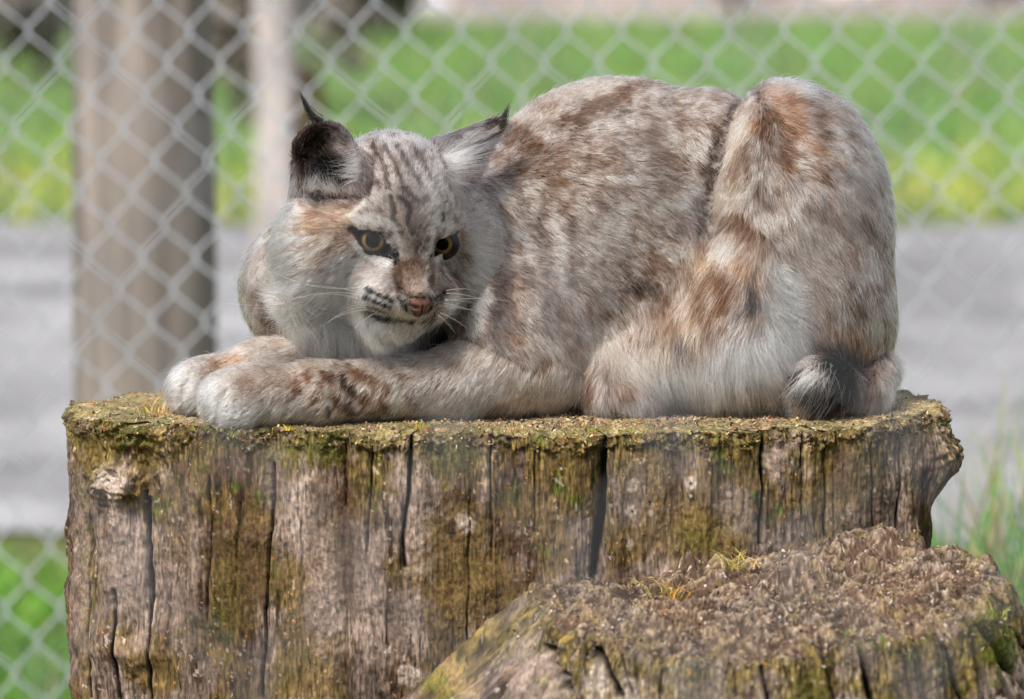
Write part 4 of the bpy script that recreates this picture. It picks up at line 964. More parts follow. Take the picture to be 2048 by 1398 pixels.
# ---- nose leather
def nose():
    c = NOSE_C + HF * 6
    # outline in head axes (a to the right, b down), broad top and narrow bottom
    out = [(-27, -14), (-14, -19), (0, -19), (14, -19), (27, -14), (29, -3), (21, 9), (11, 15), (4, 23), (0, 25), (-4, 23), (-11, 15), (-21, 9), (-29, -3)]
    n_ = 84; cp = np.array(out, float); m_ = len(cp); vs = []; cols = []
    def cr(t):
        i = int(t) % m_; f = t - int(t); p0, p1, p2, p3 = cp[(i - 1) % m_], cp[i], cp[(i + 1) % m_], cp[(i + 2) % m_]
        return .5 * ((2 * p1) + (-p0 + p2) * f + (2 * p0 - 5 * p1 + 4 * p2 - p3) * f * f + (-p0 + 3 * p1 - 3 * p2 + p3) * f ** 3)
    rings = np.linspace(0.02, 1, 22)
    for s_ in list(rings) + [1.0]:
        for k_ in range(n_):
            o2 = cr(k_ * m_ / n_) * s_
            x, y = o2
            z = 17 * (1 - s_ ** 3.0) - .0095 * x * x
            z -= 9 * math.exp(-((abs(x) - 15) ** 2 / 42 + (y - 1.5) ** 2 / 20))            # nostrils
            z -= 4.5 * math.exp(-(x / 1.6) ** 2) * (1 if y > -6 else .2)                    # groove
            z -= 3 * math.exp(-((abs(x) - 21) ** 2 / 10 + (y - 6) ** 2 / 8))
            if len(vs) >= n_ * len(rings): z -= 26
            vs.append(c + HR * x + HD * y + HF * z)
            nos = math.exp(-((abs(x) - 15) ** 2 / 30 + (y - 1.5) ** 2 / 14)); rim = float(sstep(.84, .97, s_)) * (1 if y < 2 else .55)
            col = np.array([.068, .026, .016]) * (1 - max(nos, rim, .7 * math.exp(-(x / 1.3) ** 2) * (y > -6))) + np.array([.012, .008, .007]) * .5
            cols.append(col)
    R_ = len(rings) + 1
    fs = [(i * n_ + k_, i * n_ + (k_ + 1) % n_, (i + 1) * n_ + (k_ + 1) % n_, (i + 1) * n_ + k_) for i in range(R_ - 1) for k_ in range(n_)]
    m = col_mat("nose_leather", .5, .22, 2500, (1, 1, 1), .25, .5, .0004)
    mesh_np("nose", W(np.array(vs)), np.array(fs), m, cat, True, np.array(cols))
nose()
del total, glab, pts, quads, P, q, hc
# ------------------------------------------------------------------ stumps
CT, ST = math.cos(TH), math.sin(TH)
OY = F0.y - S * (V0 - 699) * ST                  # world y of the animal's frame at w = 0, on the stump's top
def px_to_plane(u, v, y):
    """photo pixel -> (x, z) in stump units (0.4 mm, z from the big stump's top) on the plane at depth y"""
    k = 11375.0; dv = (v - 699) / k; # perspective about the middle
    # w = y*CT - z*ST ; vv - 699 = dv*(k + w) ; vv = V0 - y*ST - z*CT
    z = (V0 - 699 - y * ST - dv * (k + y * CT)) / (CT - dv * ST)
    w_ = y * CT - z * ST
    return (u - 1024) * (k + w_) / k, z

WC = {k: np.array(v, np.float32) for k, v in dict(lilac=(.34, .275, .245), grey=(.21, .165, .14), brown=(.115, .072, .045), dark=(.035, .024, .018),
      ochre=(.205, .155, .062), moss=(.115, .12, .022), green=(.10, .15, .025), pale=(.52, .45, .41), orange=(.62, .33, .03), straw=(.42, .30, .15), rust=(.24, .11, .055), black=(.008, .007, .006)).items()}

def lerp(a, b, t): return a * (1 - t) + b * t

def build_stump(name, cx, cy, plan, zrim, bottom, rows, ncol, side_disp, top_height, col_side, col_top, label, rings=150, dense_front=.8):
    """plan(phi) -> radius vector; all in stump units relative to (cx, cy)"""
    # columns: denser where they face the lens (phi from pi to 2 pi)
    nf = int(ncol * dense_front); ph = np.concatenate([np.linspace(math.pi * .93, math.pi * 2.07, nf, endpoint=False), np.linspace(math.pi * 2.07, math.pi * 2.93, ncol - nf, endpoint=False)])
    X0, Y0 = plan(ph)
    # re-space the front evenly along its length
    fine = np.linspace(ph[0], ph[nf - 1], 6000); fx, fy = plan(fine); L_ = np.concatenate([[0], np.cumsum(np.hypot(np.diff(fx), np.diff(fy)))])
    ph[:nf] = np.interp(np.linspace(0, L_[-1], nf), L_, fine); X0, Y0 = plan(ph)
    s_ = np.concatenate([[0], np.cumsum(np.hypot(np.diff(X0), np.diff(Y0)))])
    e = 1e-3; xa, ya = plan(ph + e); xb, yb = plan(ph - e); tx, ty = xa - xb, ya - yb; l = np.hypot(tx, ty); NX, NY = ty / l, -tx / l
    d0 = np.array(rows)                                   # depth below the rim, 0 .. bottom
    nr = len(d0)
    Sg, Dg = np.meshgrid(s_, d0); Xg = np.broadcast_to(X0, Sg.shape); Yg = np.broadcast_to(Y0, Sg.shape)
    rim = zrim(X0, Y0, s_)
    Zg = rim[None, :] - Dg
    disp, dark = side_disp(Xg.ravel() + cx, Yg.ravel() + cy, Sg.ravel(), Zg.ravel(), Dg.ravel())
    disp = disp.reshape(Sg.shape)
    PX = Xg + NX * disp + cx; PY = Yg + NY * disp + cy
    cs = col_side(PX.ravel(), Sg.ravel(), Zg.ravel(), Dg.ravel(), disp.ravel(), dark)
    # top: rings shrinking from the displaced rim to the middle
    fr = 1 - np.linspace(0, 1, rings + 1)[1:] ** 1.0
    TX = (PX[0] - cx)[None, :] * fr[:, None] + cx; TY = (PY[0] - cy)[None, :] * fr[:, None] + cy
    ez = sstep(0, .10, 1 - fr)[:, None]
    tz = top_height(TX.ravel(), TY.ravel()).reshape(TX.shape); TZ = tz * ez + rim[None, :] * (1 - ez) + ((1 - fr)[:, None] < .06) * 0
    ct = col_top(TX.ravel(), TY.ravel(), TZ.ravel(), np.broadcast_to(1 - fr[:, None], TX.shape).ravel())
    v = np.concatenate([np.stack([TX, TY, TZ], -1)[::-1].reshape(-1, 3), np.stack([PX, PY, Zg], -1).reshape(-1, 3)])
    c = np.concatenate([ct.reshape(rings, -1, 3)[::-1].reshape(-1, 3), cs])
    R_ = rings + nr; nc = len(ph)
    i = np.arange(R_ - 1)[:, None] * nc + np.arange(nc)[None]; j = np.arange(R_ - 1)[:, None] * nc + (np.arange(nc)[None] + 1) % nc
    f = np.stack([i, i + nc, j + nc, j], -1).reshape(-1, 4)
    w_ = np.stack([v[:, 0] * S, v[:, 1] * S + OY, TOPZ + v[:, 2] * S], 1)
    o = mesh_np(name, w_, f, wood_m, None, True, np.clip(c, 0, 1))
    return tag(o, label, "stump"), v

wood_m = col_mat("weathered_wood", .92, .12, 420, (1, 1, .35), .38, .9, .0016)

def superell(a, b, n):
    def f(ph):
        c, s = np.cos(ph), np.sin(ph); r = (np.abs(c) ** n + np.abs(s) ** n) ** (-1 / n)
        return a * r * c, b * r * s
    return f

# cracks of the big stump, as the photograph's (u, v) pixels on its front
CR = [([(1204, 838), (1202, 1000), (1190, 1150)], 6.0, 40), ([(826, 868), (818, 980), (806, 1070), (812, 1130)], 4.2, 24), ([(548, 930), (540, 1080), (530, 1260), (522, 1398)], 3.0, 22), ([(296, 980), (300, 1060), (306, 1180), (303, 1398)], 4.5, 26), ([(418, 960), (420, 1100), (412, 1250)], 2.0, 12), ([(748, 890), (736, 1050), (735, 1100)], 2.0, 14), ([(692, 880), (690, 1010)], 2.4, 14), ([(985, 880), (982, 1000), (985, 1120)], 2.4, 14), ([(940, 980), (938, 1150), (935, 1300)], 2.2, 14), ([(1072, 900), (1068, 1060)], 2.0, 10), ([(1525, 860), (1528, 980), (1522, 1090)], 3.6, 20), ([(1655, 870), (1660, 1010), (1658, 1080)], 3.4, 20), ([(1748, 900), (1752, 1060)], 2.6, 14), ([(182, 840), (178, 1000), (186, 1398)], 4.0, 18), ([(205, 830), (200, 930)], 2.6, 12), ([(480, 1010), (470, 1200)], 2.2, 12), ([(232, 1180), (236, 1398)], 4.5, 20), ([(1610, 850), (1606, 940)], 2.4, 12), ([(1805, 880), (1800, 1060)], 2.4, 12)]
CRX = [([px_to_plane(u, v, -400 if 320 < u < 1750 else -250) for u, v in l], w_, d_) for l, w_, d_ in CR]

def big_plan(ph):
    x, y = superell(868, 405, 2.7)(ph)
    x = x + 0 * ph
    # the left end is a lobe of its own with a hollow before the long face; the face is slightly stepped
    y = y + 34 * np.exp(-((x + 690) / 60) ** 2) * (y < 0) + 9 * np.exp(-((x - 180) / 16) ** 2) * (y < 0) - 16 * np.exp(-((x - 480) / 150) ** 2) * (y < 0) - 20 * np.exp(-((x + 250) / 220) ** 2) * (y < 0)
    return x, y
BCX, BCY = -14.0, 0.0
def crack_field(x, z, cracks, nz):
    dep = np.zeros(len(x), np.float32); dk = np.zeros(len(x), np.float32)
    for line, w_, d_ in cracks:
        xs = [a for a, b in line]; zs = [b for a, b in line]
        m = (x > min(xs) - 4 * w_ - 12) & (x < max(xs) + 4 * w_ + 12) & (z < max(zs) + 30) & (z > min(zs) - 30)
        i = np.nonzero(m)[0]
        if not len(i): continue
        q = np.stack([x[i] + nz[i] * 2.5, z[i]], 1); d = seg_dist(q, line)
        w_ = w_ * .72; g = np.exp(-(d / w_) ** 2); dep[i] = np.maximum(dep[i], g * d_ + np.exp(-(d / (w_ * 4)) ** 2) * d_ * .18); dk[i] = np.maximum(dk[i], sstep(.12, .6, g))
    return dep, dk

def big_side(x, y, s, z, d):
    p = np.stack([s, z, y * 0], 1)
    n_flute = fbm(np.stack([s / 46, z / 900, s * 0], 1), 3, 101); n_fine = fbm(np.stack([s / 7, z / 130, s * 0], 1), 3, 105)
    n_gr = fbm(p / 9.0, 3, 111); n_lump = fbm(p / 60.0, 3, 115); nz = fbm(np.stack([z / 60, s / 300, s * 0], 1), 3, 119)
    dep, dk = crack_field(x, z, CRX, nz)
    ridged = 1 - np.abs(fbm(np.stack([s / 14, z / 220, s * 0], 1), 3, 121))
    dep = dep * .7
    out = 7 * n_flute + 2.2 * n_fine + 1.4 * n_gr + 5 * n_lump + 2.5 * (ridged - .7) - dep
    left = sstep(-640, -720, x)
    def knob(px_, pz_, rx, rz, h): return h * np.exp(-((x - px_) / rx) ** 2 - ((z - pz_) / rz) ** 2)
    z_ = lambda v: px_to_plane(250, v, -330)[1]; X_ = lambda u: px_to_plane(u, 950, -330)[0]
    rough = 1 + .5 * fbm(p / 14.0, 3, 131)
    out += knob(X_(225), z_(975), 62, 42, 42) * rough + knob(X_(275), z_(880), 60, 46, 30) * rough + knob(X_(255), z_(1320), 60, 30, 18) + knob(X_(240), z_(1080), 70, 50, 10)
    out += knob(X_(490), z_(1060), 60, 40, 13) + knob(X_(800), z_(1310), 42, 60, 10) + knob(X_(930), z_(1045), 28, 26, 10) * rough + knob(X_(228), z_(850), 14, 12, 14)
    # left outline leans: wider at the rim, narrow waist, wider again
    out += left * (6 * np.sin(z / 90) + 5 * n_lump)
    # overhanging burr at the right end
    br = np.exp(-((z + 85) / 52) ** 2) * sstep(790, 850, x)
    out += br * (36 + 10 * fbm(p / 12.0, 3, 141)) + sstep(790, 850, x) * sstep(-120, -220, z) * -22
    # torn moss covered edge
    ed = fbm(np.stack([s / 26, s * 0, s * 0], 1), 3, 151) * 16 + 26
    edge = 1 - sstep(ed * .6, ed * 1.3, d)
    out += edge * (9 * fbm(p / 14.0, 3, 155) + 5 * fbm(p / 5.0, 2, 157) + 3) - (1 - sstep(0, 16, d)) * 9
    return out, dk

def streak_colour(x, s, z, d, disp, dk, seed, moss_depth=110, ochre=1.0, lilac=1.0):
    p = np.stack([s, z, s * 0], 1)
    st1 = fbm(np.stack([s / 44, z / 420, s * 0], 1), 3, seed)[:, None]; st2 = fbm(np.stack([s / 5.5, z / 60, s * 0], 1), 3, seed + 3)[:, None]; st3 = fbm(np.stack([s / 2.6, z / 16, s * 0], 1), 2, seed + 5)[:, None]
    pat = fbm(p / 70.0, 4, seed + 7)[:, None]; pat2 = fbm(p / 26.0, 4, seed + 11)[:, None]
    c = lerp(WC['grey'], WC['lilac'] * lilac, np.clip(.35 + st1 * .6 + st2 * .55, 0, 1))
    c = lerp(c, WC['brown'] * np.ones_like(c), np.clip(.32 - st1 * .9 + st2 * .7 + pat * .5, 0, .92))
    oc = np.clip((pat * 1.5 + st1 * .4 + st2 * .35 + .18) * 1.2 * ochre, 0, .85)
    c = lerp(c, lerp(WC['ochre'], WC['brown'], .35) * np.ones_like(c), oc)
    c = lerp(c, WC['dark'] * np.ones_like(c), np.clip((st2 * 1.1 - st1 * .5 + pat2 * .5 - .32) * 1.6, 0, .8))
    md = moss_depth * (1 + .6 * fbm(np.stack([s / 60, s * 0, s * 0], 1), 3, seed + 13)[:, None] + .35 * st2)
    mo = (1 - sstep(md * .35, md, d[:, None])) * np.clip(.62 + pat2 * .7, 0, 1)
    c = lerp(c, lerp(WC['moss'], WC['ochre'], np.clip(.5 + pat2 * .9 + st3 * .4, 0, 1)) * (.75 + .5 * st3), mo * .85)
    gm = np.clip((pat2 + pat * .6 - .7) * 2.2, 0, .5) * (1 - sstep(150, 420, d[:, None]) * .8); c = lerp(c, WC['green'] * (.8 + .4 * st3), gm)
    c = c * (1 + .42 * st3 + .25 * st2)
    pl = np.clip((fbm(p / 9.0, 3, seed + 17)[:, None] + st2 * .5 - .85) * 3, 0, .6); c = lerp(c, WC['pale'] * np.ones_like(c), pl)
    lc = (vnoise(p / 3.2, seed + 19) > .88) & (fbm(p / 60, 2, seed + 23) > .2); c[lc] = WC['orange'] * .85
    hole = (vnoise(p / 4.5, seed + 29) > .93); c[hole] *= .15
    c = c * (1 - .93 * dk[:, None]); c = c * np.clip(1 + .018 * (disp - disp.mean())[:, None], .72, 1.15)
    return c

def big_col(x, s, z, d, disp, dk):
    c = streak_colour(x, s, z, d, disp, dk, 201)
    Xp = lambda u, v: px_to_plane(u, v, -360)
    p = np.stack([s, z, s * 0], 1); nz = fbm(p / 16.0, 3, 261); nz2 = fbm(p / 4.0, 2, 263)
    def patch(u, v, rx, rz, colr, a):
        cx_, cz_ = Xp(u, v); m = 1 - sstep(.55, 1.1, np.hypot((x - cx_) / rx, (z - cz_) / rz) + nz * .35)
        c[:] = lerp(c, WC[colr] * (1 + .35 * nz2[:, None]), (m * a)[:, None])
    for a in ((640, 1100, 26, 230, 'brown', .6), (690, 1060, 20, 160, 'brown', .75), (505, 1120, 24, 120, 'brown', .6), (500, 1130, 60, 150, 'ochre', .35), (460, 1190, 40, 120, 'moss', .45),
              (640, 1140, 40, 170, 'lilac', .45), (660, 1200, 34, 190, 'lilac', .4), (840, 1100, 38, 110, 'lilac', .5), (740, 1180, 30, 200, 'lilac', .35), (240, 1160, 55, 90, 'lilac', .55), (360, 1150, 50, 200, 'lilac', .3),
              (215, 975, 44, 38, 'pale', .75), (170, 930, 30, 60, 'ochre', .6), (285, 910, 34, 80, 'ochre', .6), (250, 870, 55, 40, 'moss', .6), (920, 1120, 80, 150, 'ochre', .5), (900, 1180, 60, 110, 'brown', .45), (1010, 1130, 46, 90, 'brown', .55),
              (720, 1350, 70, 60, 'dark', .55), (490, 1120, 70, 170, 'brown', .55), (960, 1100, 110, 170, 'brown', .45), (700, 1060, 34, 190, 'brown', .5), (940, 1160, 90, 130, 'ochre', .4), (1420, 1060, 110, 60, 'ochre', .4), (1690, 940, 80, 70, 'ochre', .45), (560, 1000, 20, 140, 'grey', .4), (560, 1360, 40, 60, 'ochre', .35), (800, 1240, 26, 90, 'grey', .7), (930, 1040, 20, 24, 'pale', .6), (905, 1050, 13, 22, 'dark', .7), (1265, 965, 15, 15, 'pale', .8), (1380, 962, 15, 17, 'pale', .8), (1264, 1018, 14, 14, 'pale', .65), (1300, 1020, 9, 9, 'pale', .6),
              (1258, 1085, 10, 12, 'pale', .6), (1465, 1020, 40, 60, 'lilac', .45), (1550, 915, 26, 50, 'lilac', .75), (1300, 1000, 80, 120, 'grey', .35), (1400, 1050, 70, 40, 'ochre', .35), (1640, 960, 30, 90, 'ochre', .5), (1690, 950, 30, 60, 'brown', .6), (1720, 1040, 70, 50, 'grey', .5),
              (1380, 962, 3, 3, 'black', 1), (1264, 1018, 3, 3, 'black', 1), (1298, 998, 3, 3, 'black', 1), (640, 880, 60, 60, 'moss', .6), (560, 900, 40, 40, 'moss', .4), (900, 900, 60, 40, 'moss', .4), (1850, 900, 40, 60, 'lilac', .5), (150, 1180, 22, 240, 'lilac', .5),
              (820, 1340, 30, 30, 'pale', .5), (480, 1020, 14, 60, 'dark', .4), (545, 960, 30, 70, 'lilac', .3)):
        patch(*a)
    return np.clip(c, 0, 1) ** 1.28 * np.array([.88, .86, .81])

def big_rim(x, y, s):
    return 10 * fbm(np.stack([x / 60, y / 60, s * 0], 1), 3, 301) + 5 * (np.abs(vnoise(np.stack([s / 38, s * 0, s * 0], 1), 307)) ** .5 - .6) + 3.5 * fbm(np.stack([x / 9, y / 9, s * 0], 1), 2, 305) - 3 + 9 * sstep(640, 800, x) - 7 * sstep(-350, -420, y) * (x > -300)
def big_top(x, y):
    p = np.stack([x, y, x * 0], 1)
    h = 6 * fbm(p / 90, 3, 311) + 4.5 * fbm(p * np.array([1 / 14, 1 / 30, 1]), 3, 315) + 3 * (1 - np.abs(fbm(p / 9, 2, 317))) - 3 + 9 * sstep(640, 800, x)
    return h * np.where((x > -600) & (x < 760) & (y > -330), .55, 1)
def top_colour(x, y, z, f, seed, green=.5, rough=1.0):
    p = np.stack([x, y, x * 0], 1); a = fbm(p / 70, 3, seed)[:, None]; b = rough * fbm(p * np.array([1 / 13, 1 / 26, 1]), 4, seed + 3)[:, None]; e = fbm(p / 3.2, 2, seed + 5)[:, None] * .7
    c = lerp(WC['brown'] * 1.2, lerp(WC['straw'], WC['lilac'], .5), np.clip(.35 + b * .8 + e * .3, 0, 1)); c = lerp(c, WC['grey'] * 1.15 * np.ones_like(c), np.clip(.3 + a * .9 + .3 * b, 0, .85))
    c = lerp(c, WC['rust'] * np.ones_like(c), np.clip(-a * .8 + b * .4 - .3, 0, .35)); c = lerp(c, lerp(WC['moss'], WC['ochre'], np.clip(.5 + b, 0, 1)), np.clip(green * (1.3 - 1.6 * f[:, None]) + a * .5 + b * .3, 0, .8))
    c = lerp(c, WC['dark'] * np.ones_like(c), np.clip((-b - e * .5 - .35) * 1.6, 0, .8)); c = c * (1 + .4 * e); pl = vnoise(p / 4.2, seed + 9) > .82; c[pl] = WC['pale'] * .9
    return c
rows = list(np.concatenate([np.arange(0, 60, 2.0), np.arange(60, 640, 2.6), np.linspace(645, 1990, 60)]))
big, bigv = build_stump("tree_stump", BCX, BCY, big_plan, big_rim, 1950, rows, 1250, big_side, big_top,
    big_col, lambda x, y, z, f: top_colour(x, y, z, f, 401, .55), "big broad grey brown cracked stump with mossy rim that the bobcat lies on", 110)

# ---- the smaller stump in front
SCX, SCY = 474.0, -840.0
SCR = [([(1110, 1300), (1150, 1398)], 6, 30), ([(1195, 1310), (1240, 1398)], 6, 26), ([(1230, 1290), (1262, 1398)], 4, 18), ([(1515, 1300), (1530, 1398)], 3, 14), ([(1720, 1270), (1735, 1398)], 8, 30), ([(1940, 1190), (1975, 1300), (2000, 1398)], 7, 32), ([(1330, 1310), (1320, 1398)], 3, 14), ([(1880, 1230), (1910, 1398)], 5, 20), ([(1640, 1300), (1660, 1398)], 3, 12), ([(2010, 1190), (2046, 1398)], 4, 18)]
SCRX = [([px_to_plane(u, v, -1200 if 1150 < u < 1850 else -1020) for u, v in l], w_, d_) for l, w_, d_ in SCR]
def small_plan(ph):
    x, y = superell(442, 395, 2.08)(ph)
    k = 1 + .035 * np.sin(3 * ph + .8) + .02 * np.sin(7 * ph) + .012 * np.sin(13 * ph + 2)
    return x * k, y * k
def clods(x, y, seed):
    """crumbling wood: small-scale relief, about 0..1"""
    p = np.stack([x, y, x * 0], 1); q = p + np.stack([fbm(p / 30, 2, seed + 1), fbm(p / 30, 2, seed + 2), x * 0], 1) * 9
    a = (1 - np.abs(vnoise(q * np.array([1 / 30, 1 / 19, 1]), seed + 3))) ** 2.2; b = (1 - np.abs(vnoise(q * np.array([1 / 13, 1 / 9, 1]), seed + 4))) ** 1.8; c = (1 - np.abs(vnoise(q / 5.0, seed + 5))) ** 1.5
    return .5 * a + .32 * b + .18 * c
def small_h(x, y):
    p = np.stack([x, y, x * 0], 1)
    X, Y = x + 1024, y
    g = lambda cx_, cy_, rx, ry, a: a * np.exp(-((x - cx_) / rx) ** 2 - ((y - cy_) / ry) ** 2)
    h = -243 + (y + 840) * .115 + (x - 496) * .05 + g(220, -500, 260, 190, -46)
    h = h + g(690, -575, 170, 120, 34) + g(520, -725, 62, 42, 64) + g(395, -625, 66, 30, 40) + g(330, -575, 110, 80, -34) + g(360, -725, 130, 80, -66) + g(520, -835, 90, 45, -34) + g(60, -695, 70, 90, 16) + g(160, -635, 60, 50, 14) + g(330, -495, 90, 50, 24) + g(650, -915, 120, 60, 12) + g(350, -995, 160, 90, 8) + g(520, -835, 60, 50, -16)
    return h - 24 + 24 * clods(x, y, 540) + 26 * (1 - np.abs(fbm(p * np.array([1 / 90, 1 / 45, 1]), 3, 501)) - .7) + 16 * fbm(p * np.array([1 / 70, 1 / 40, 1]), 3, 509)
def small_rim(x, y, s):
    q = small_h(x + SCX, y + SCY); return q - 5 + 5 * fbm(np.stack([s / 18, s * 0, s * 0], 1), 3, 515)
def small_side(x, y, s, z, d):
    p = np.stack([s, z, y * 0], 1); nz = fbm(np.stack([z / 60, s / 300, s * 0], 1), 3, 519)
    dep, dk = crack_field(x - d * .06, z, SCRX, nz)
    fl = fbm(np.stack([(s - d * .12) / 30, z / 700, s * 0], 1), 3, 521); fl2 = 1 - np.abs(fbm(np.stack([(s - d * .1) / 11, z / 200, s * 0], 1), 3, 523))
    out = 16 * fl + 7 * (fl2 - .7) + 2.2 * fbm(p / 8, 3, 525) - dep + d * .10
    lf = sstep(160, 60, x - 0) * 1.0                               # root flare to the left
    up = np.clip(d - 15, 0, 400)
    out += lf * (up * 1.05 * np.exp(-((y + 700) / 330) ** 2) + 10 * fbm(p / 26, 3, 531)) + sstep(820, 900, x) * up * .22
    ed = 1 - sstep(8, 30, d); out += ed * (5 * fbm(p / 10, 3, 533)) - (1 - sstep(0, 14, d)) * 9
    return out, dk
def small_col(x, s, z, d, disp, dk):
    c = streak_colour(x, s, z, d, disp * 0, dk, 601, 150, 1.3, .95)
    p = np.stack([s, z, s * 0], 1); nz = fbm(p / 16.0, 3, 661); nz2 = fbm(p / 4.0, 2, 663)
    for (u, v, rx, rz, colr, a) in ((1740, 1260, 60, 30, 'green', .7), (1720, 1300, 40, 40, 'grey', .6), (1960, 1250, 50, 80, 'moss', .6), (2010, 1290, 30, 60, 'green', .55), (1190, 1380, 26, 60, 'pale', .5), (1260, 1380, 14, 50, 'pale', .4), (1080, 1330, 60, 60, 'lilac', .5), (1420, 1380, 60, 40, 'grey', .6), (1620, 1380, 40, 50, 'moss', .5), (1860, 1360, 60, 50, 'grey', .4), (900, 1380, 60, 30, 'straw', .5), (870, 1390, 40, 20, 'moss', .5)):
        cx_, cz_ = px_to_plane(u, v, -1150 if 1150 < u < 1900 else -900); m = 1 - sstep(.5, 1.15, np.hypot((x - cx_) / rx, (z - cz_) / rz) + nz * .4)
        c = lerp(c, WC[colr] * (1 + .35 * nz2[:, None]), (m * a)[:, None])
    return np.clip(c, 0, 1) ** 1.25 * .95
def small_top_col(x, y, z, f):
    k = np.clip(clods(x, y, 540) * 1.9 - .95, 0, 1)[:, None]; p = np.stack([x, y, x * 0], 1); a = fbm(p / 80, 3, 571)[:, None]; e = fbm(p / 3, 2, 575)[:, None]; g = fbm(p / 26, 3, 577)[:, None]  # colour follows relief: lit lips painted pale, shaded hollows dark
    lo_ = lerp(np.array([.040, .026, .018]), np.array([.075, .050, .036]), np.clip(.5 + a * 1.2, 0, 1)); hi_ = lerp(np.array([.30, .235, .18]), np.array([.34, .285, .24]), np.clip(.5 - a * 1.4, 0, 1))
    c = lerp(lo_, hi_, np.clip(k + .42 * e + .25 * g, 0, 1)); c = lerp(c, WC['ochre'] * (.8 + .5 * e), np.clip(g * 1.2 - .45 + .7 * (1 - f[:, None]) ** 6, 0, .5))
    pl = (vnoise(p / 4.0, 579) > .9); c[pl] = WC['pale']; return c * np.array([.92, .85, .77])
rows = list(np.concatenate([np.arange(0, 260, 2.2), np.linspace(262, 1720, 60)]))
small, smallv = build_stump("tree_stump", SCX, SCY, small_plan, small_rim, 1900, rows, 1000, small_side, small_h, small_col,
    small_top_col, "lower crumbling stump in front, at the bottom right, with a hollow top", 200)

# ------------------------------------------------------------------ moss, chips, litter and sprigs on the wood
from mathutils.bvhtree import BVHTree
fuzz_m = hair_mat("moss_fuzz", .6)
def top_points(v, n, sel):
    i = np.nonzero(sel)[0]; k = i[rng.integers(0, len(i), n)]; return v[k] + rng.normal(0, 1.2, (n, 3)) * np.array([1, 1, .2])
def to_w(p): return np.stack([p[..., 0] * S, p[..., 1] * S + OY, TOPZ + p[..., 2] * S], -1)
def moss(v, sel, n, cell, thr, lens, cols, parent, seed):
    P_ = top_points(v, n, sel); keep = fbm(P_ / cell, 3, seed) > thr; P_ = P_[keep]; n = len(P_)
    d_ = rng.normal(0, .6, (n, 3)); d_[:, 2] = np.abs(d_[:, 2]) + .7; d_[:, 1] -= .25; d_ /= np.linalg.norm(d_, axis=1, keepdims=True)
    L_ = rng.uniform(*lens, n)[:, None, None]; s_ = np.linspace(0, 1, 4)[None, :, None]; q_ = P_[:, None] + d_[:, None] * L_ * s_ + np.array([0, 0, -1]) * L_ * .35 * s_ ** 2
    c_ = np.array(cols)[rng.integers(0, len(cols), n)][:, None, :] * rng.uniform(.5, 1.3, (n, 1, 1)) * np.linspace(.6, 1.1, 4)[None, :, None]
    o = hair_obj("moss", to_w(q_), np.linspace(1, .2, 4)[None] * .9 * S * np.ones((n, 1)), np.clip(c_, 0, 1), fuzz_m, parent); o["kind"] = "stuff"
MC = [WC['moss'], WC['ochre'] * .9, WC['brown'], WC['green'], WC['straw'] * .8]
moss(bigv, (bigv[:, 2] > -34) & (bigv[:, 1] < 330) & ((bigv[:, 1] < -300) | (np.abs(bigv[:, 0]) > 700)), 40000, 26.0, .05, (2, 8), MC, big, 801)
moss(smallv, (smallv[:, 2] > -330) & (smallv[:, 1] < -400), 9000, 34.0, .2, (2, 6), [WC['ochre'] * .7, WC['brown'] * 1.1, WC['moss'] * .8, WC['grey'] * .8], small, 811)
def chips(v, sel, n, size, cols, parent, name="wood_crumbs"):
    P_ = top_points(v, n, sel); a = rng.normal(0, 1, (n, 3)); a /= np.linalg.norm(a, axis=1, keepdims=True); b = np.cross(a, rng.normal(0, 1, (n, 3))); b /= np.linalg.norm(b, axis=1, keepdims=True); c_ = np.cross(a, b)
    sz = rng.uniform(*size, n)[:, None]; a *= sz; b *= sz * .5; c_ *= sz * .25; P_[:, 2] += sz[:, 0] * .2
    V_ = np.stack([P_ + sx * a + sy * b + sz_ * c_ for sx in (-1, 1) for sy in (-1, 1) for sz_ in (-1, 1)], 1).reshape(-1, 3)
    F_ = (np.arange(n)[:, None, None] * 8 + np.array([[0, 1, 3, 2], [4, 6, 7, 5], [0, 4, 5, 1], [2, 3, 7, 6], [0, 2, 6, 4], [1, 5, 7, 3]])[None]).reshape(-1, 4)
    cc = np.repeat(np.array(cols)[rng.integers(0, len(cols), n)] * rng.uniform(.6, 1.25, (n, 1)), 8, 0)
    tag(mesh_np(name, to_w(V_), F_, wood_m, parent, False, np.clip(cc, 0, 1)), kind="stuff")
chips(bigv, (bigv[:, 2] > -30) & (bigv[:, 1] < 380), 5200, (1.5, 5), [WC['brown'] * 1.4, WC['straw'], WC['grey'], WC['rust'], WC['ochre'], WC['dark']], big)
chips(smallv, (smallv[:, 2] > -330) & (smallv[:, 1] < -400), 5000, (1.0, 4.2), [WC['black'] * 3, WC['pale'] * .8, WC['brown'] * 1.2, WC['straw'] * .8, WC['grey'], WC['rust'], WC['dark']], small)

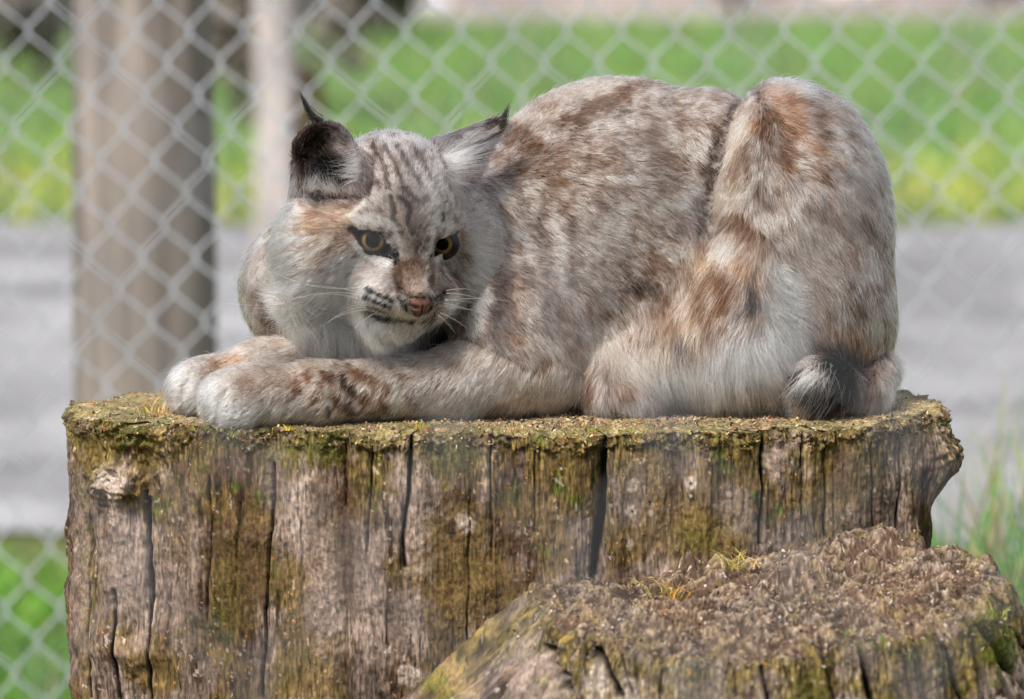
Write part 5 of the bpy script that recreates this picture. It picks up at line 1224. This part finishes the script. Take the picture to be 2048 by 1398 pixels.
def surf_z(v, x, y):
    m = (np.abs(v[:, 0] - x) < 8) & (np.abs(v[:, 1] - y) < 8); return float(v[m, 2].max()) if m.any() else -10.0
def sprig(u, y, h, n, cols, label, v, spread=8, lean=1.0):
    x = (u - 1024) * (1 + y / 11375); z = surf_z(v, x, y) - 1; base = to_w(np.array([x, y, z]))
    o = None; P_ = rng.normal(0, spread * S, (n, 3)); P_[:, 2] = 0
    o = blades("grass_sprig", P_, rng.uniform(.5, 1, n) * h * S, rng.uniform(1.5, 3.2, n) * S, rng.uniform(.3, 1.6, n) * lean, np.array(cols)[rng.integers(0, len(cols), n)] * rng.uniform(.7, 1.2, (n, 1)), grass_m)
    o.location = base; del o["kind"]; return tag(o, label, "grass sprig", "small sprigs growing on the stump tops")
YG = [(.45, .40, .05), (.25, .32, .04), (.60, .42, .16), (.55, .28, .10)]; DR = [(.60, .40, .20), (.62, .48, .28), (.50, .26, .12)]; GR = [(.16, .30, .03), (.30, .38, .05), (.45, .40, .06)]
sprig(318, -60, 42, 46, DR + YG[:1], "straw coloured sprig with reddish tips on the big stump's left end, left of the paws", bigv, 26)
sprig(300, -180, 30, 30, YG, "yellow green sprig on the big stump in front of the straw coloured one", bigv, 18)
sprig(410, -355, 26, 14, GR + DR, "small green sprig between the bobcat's two front paws", bigv, 12)
sprig(580, -395, 18, 10, [(.60, .45, .04), (.5, .5, .06)], "tiny yellow sprig on the stump rim below the near foreleg", bigv, 5)
sprig(845, -395, 28, 24, YG, "star shaped yellow green sprig on the mossy rim under the forearm's middle", bigv, 7)
sprig(1020, -385, 20, 16, DR + YG, "low tan sprig on the rim below the bobcat's elbow", bigv, 9)
sprig(1165, -330, 22, 14, DR + [(.5, .2, .15)], "reddish sprig next to the hind foot", bigv, 9)
sprig(1185, -360, 18, 7, [(.35, .45, .03)], "bright green blades by the big crack in the stump rim", bigv, 8, 1.4)
sprig(1345, -640, 52, 34, [(.70, .42, .03), (.55, .50, .05), (.62, .30, .04)], "orange yellow sprig in the front stump's hollow, left one", smallv, 20, 1.5)
sprig(1475, -610, 50, 44, [(.70, .48, .18), (.55, .35, .14), (.45, .45, .08)], "tan and yellow sprig in the front stump's hollow, right one", smallv, 16, 1.3)
sprig(1700, -1120, 22, 12, YG[:2], "small yellow green sprig on the front rim of the low stump", smallv, 6)
sprig(1985, -1000, 40, 16, GR, "upright green sprig at the right edge, beside the low stump's flank", smallv, 10)
# ------------------------------------------------------------------ the fence the photographer looks through
dull_wire_m = flat_mat("dull_wire", (.14, .145, .155), .7, .3, .12, 30)
chain_fence(D / 2.64, (246, 262), (-196, 273), (413, 329), .0009, 8, 14, 1.9, "near chain-link fence, out of focus, between the viewer and the bobcat", dull_wire_m)
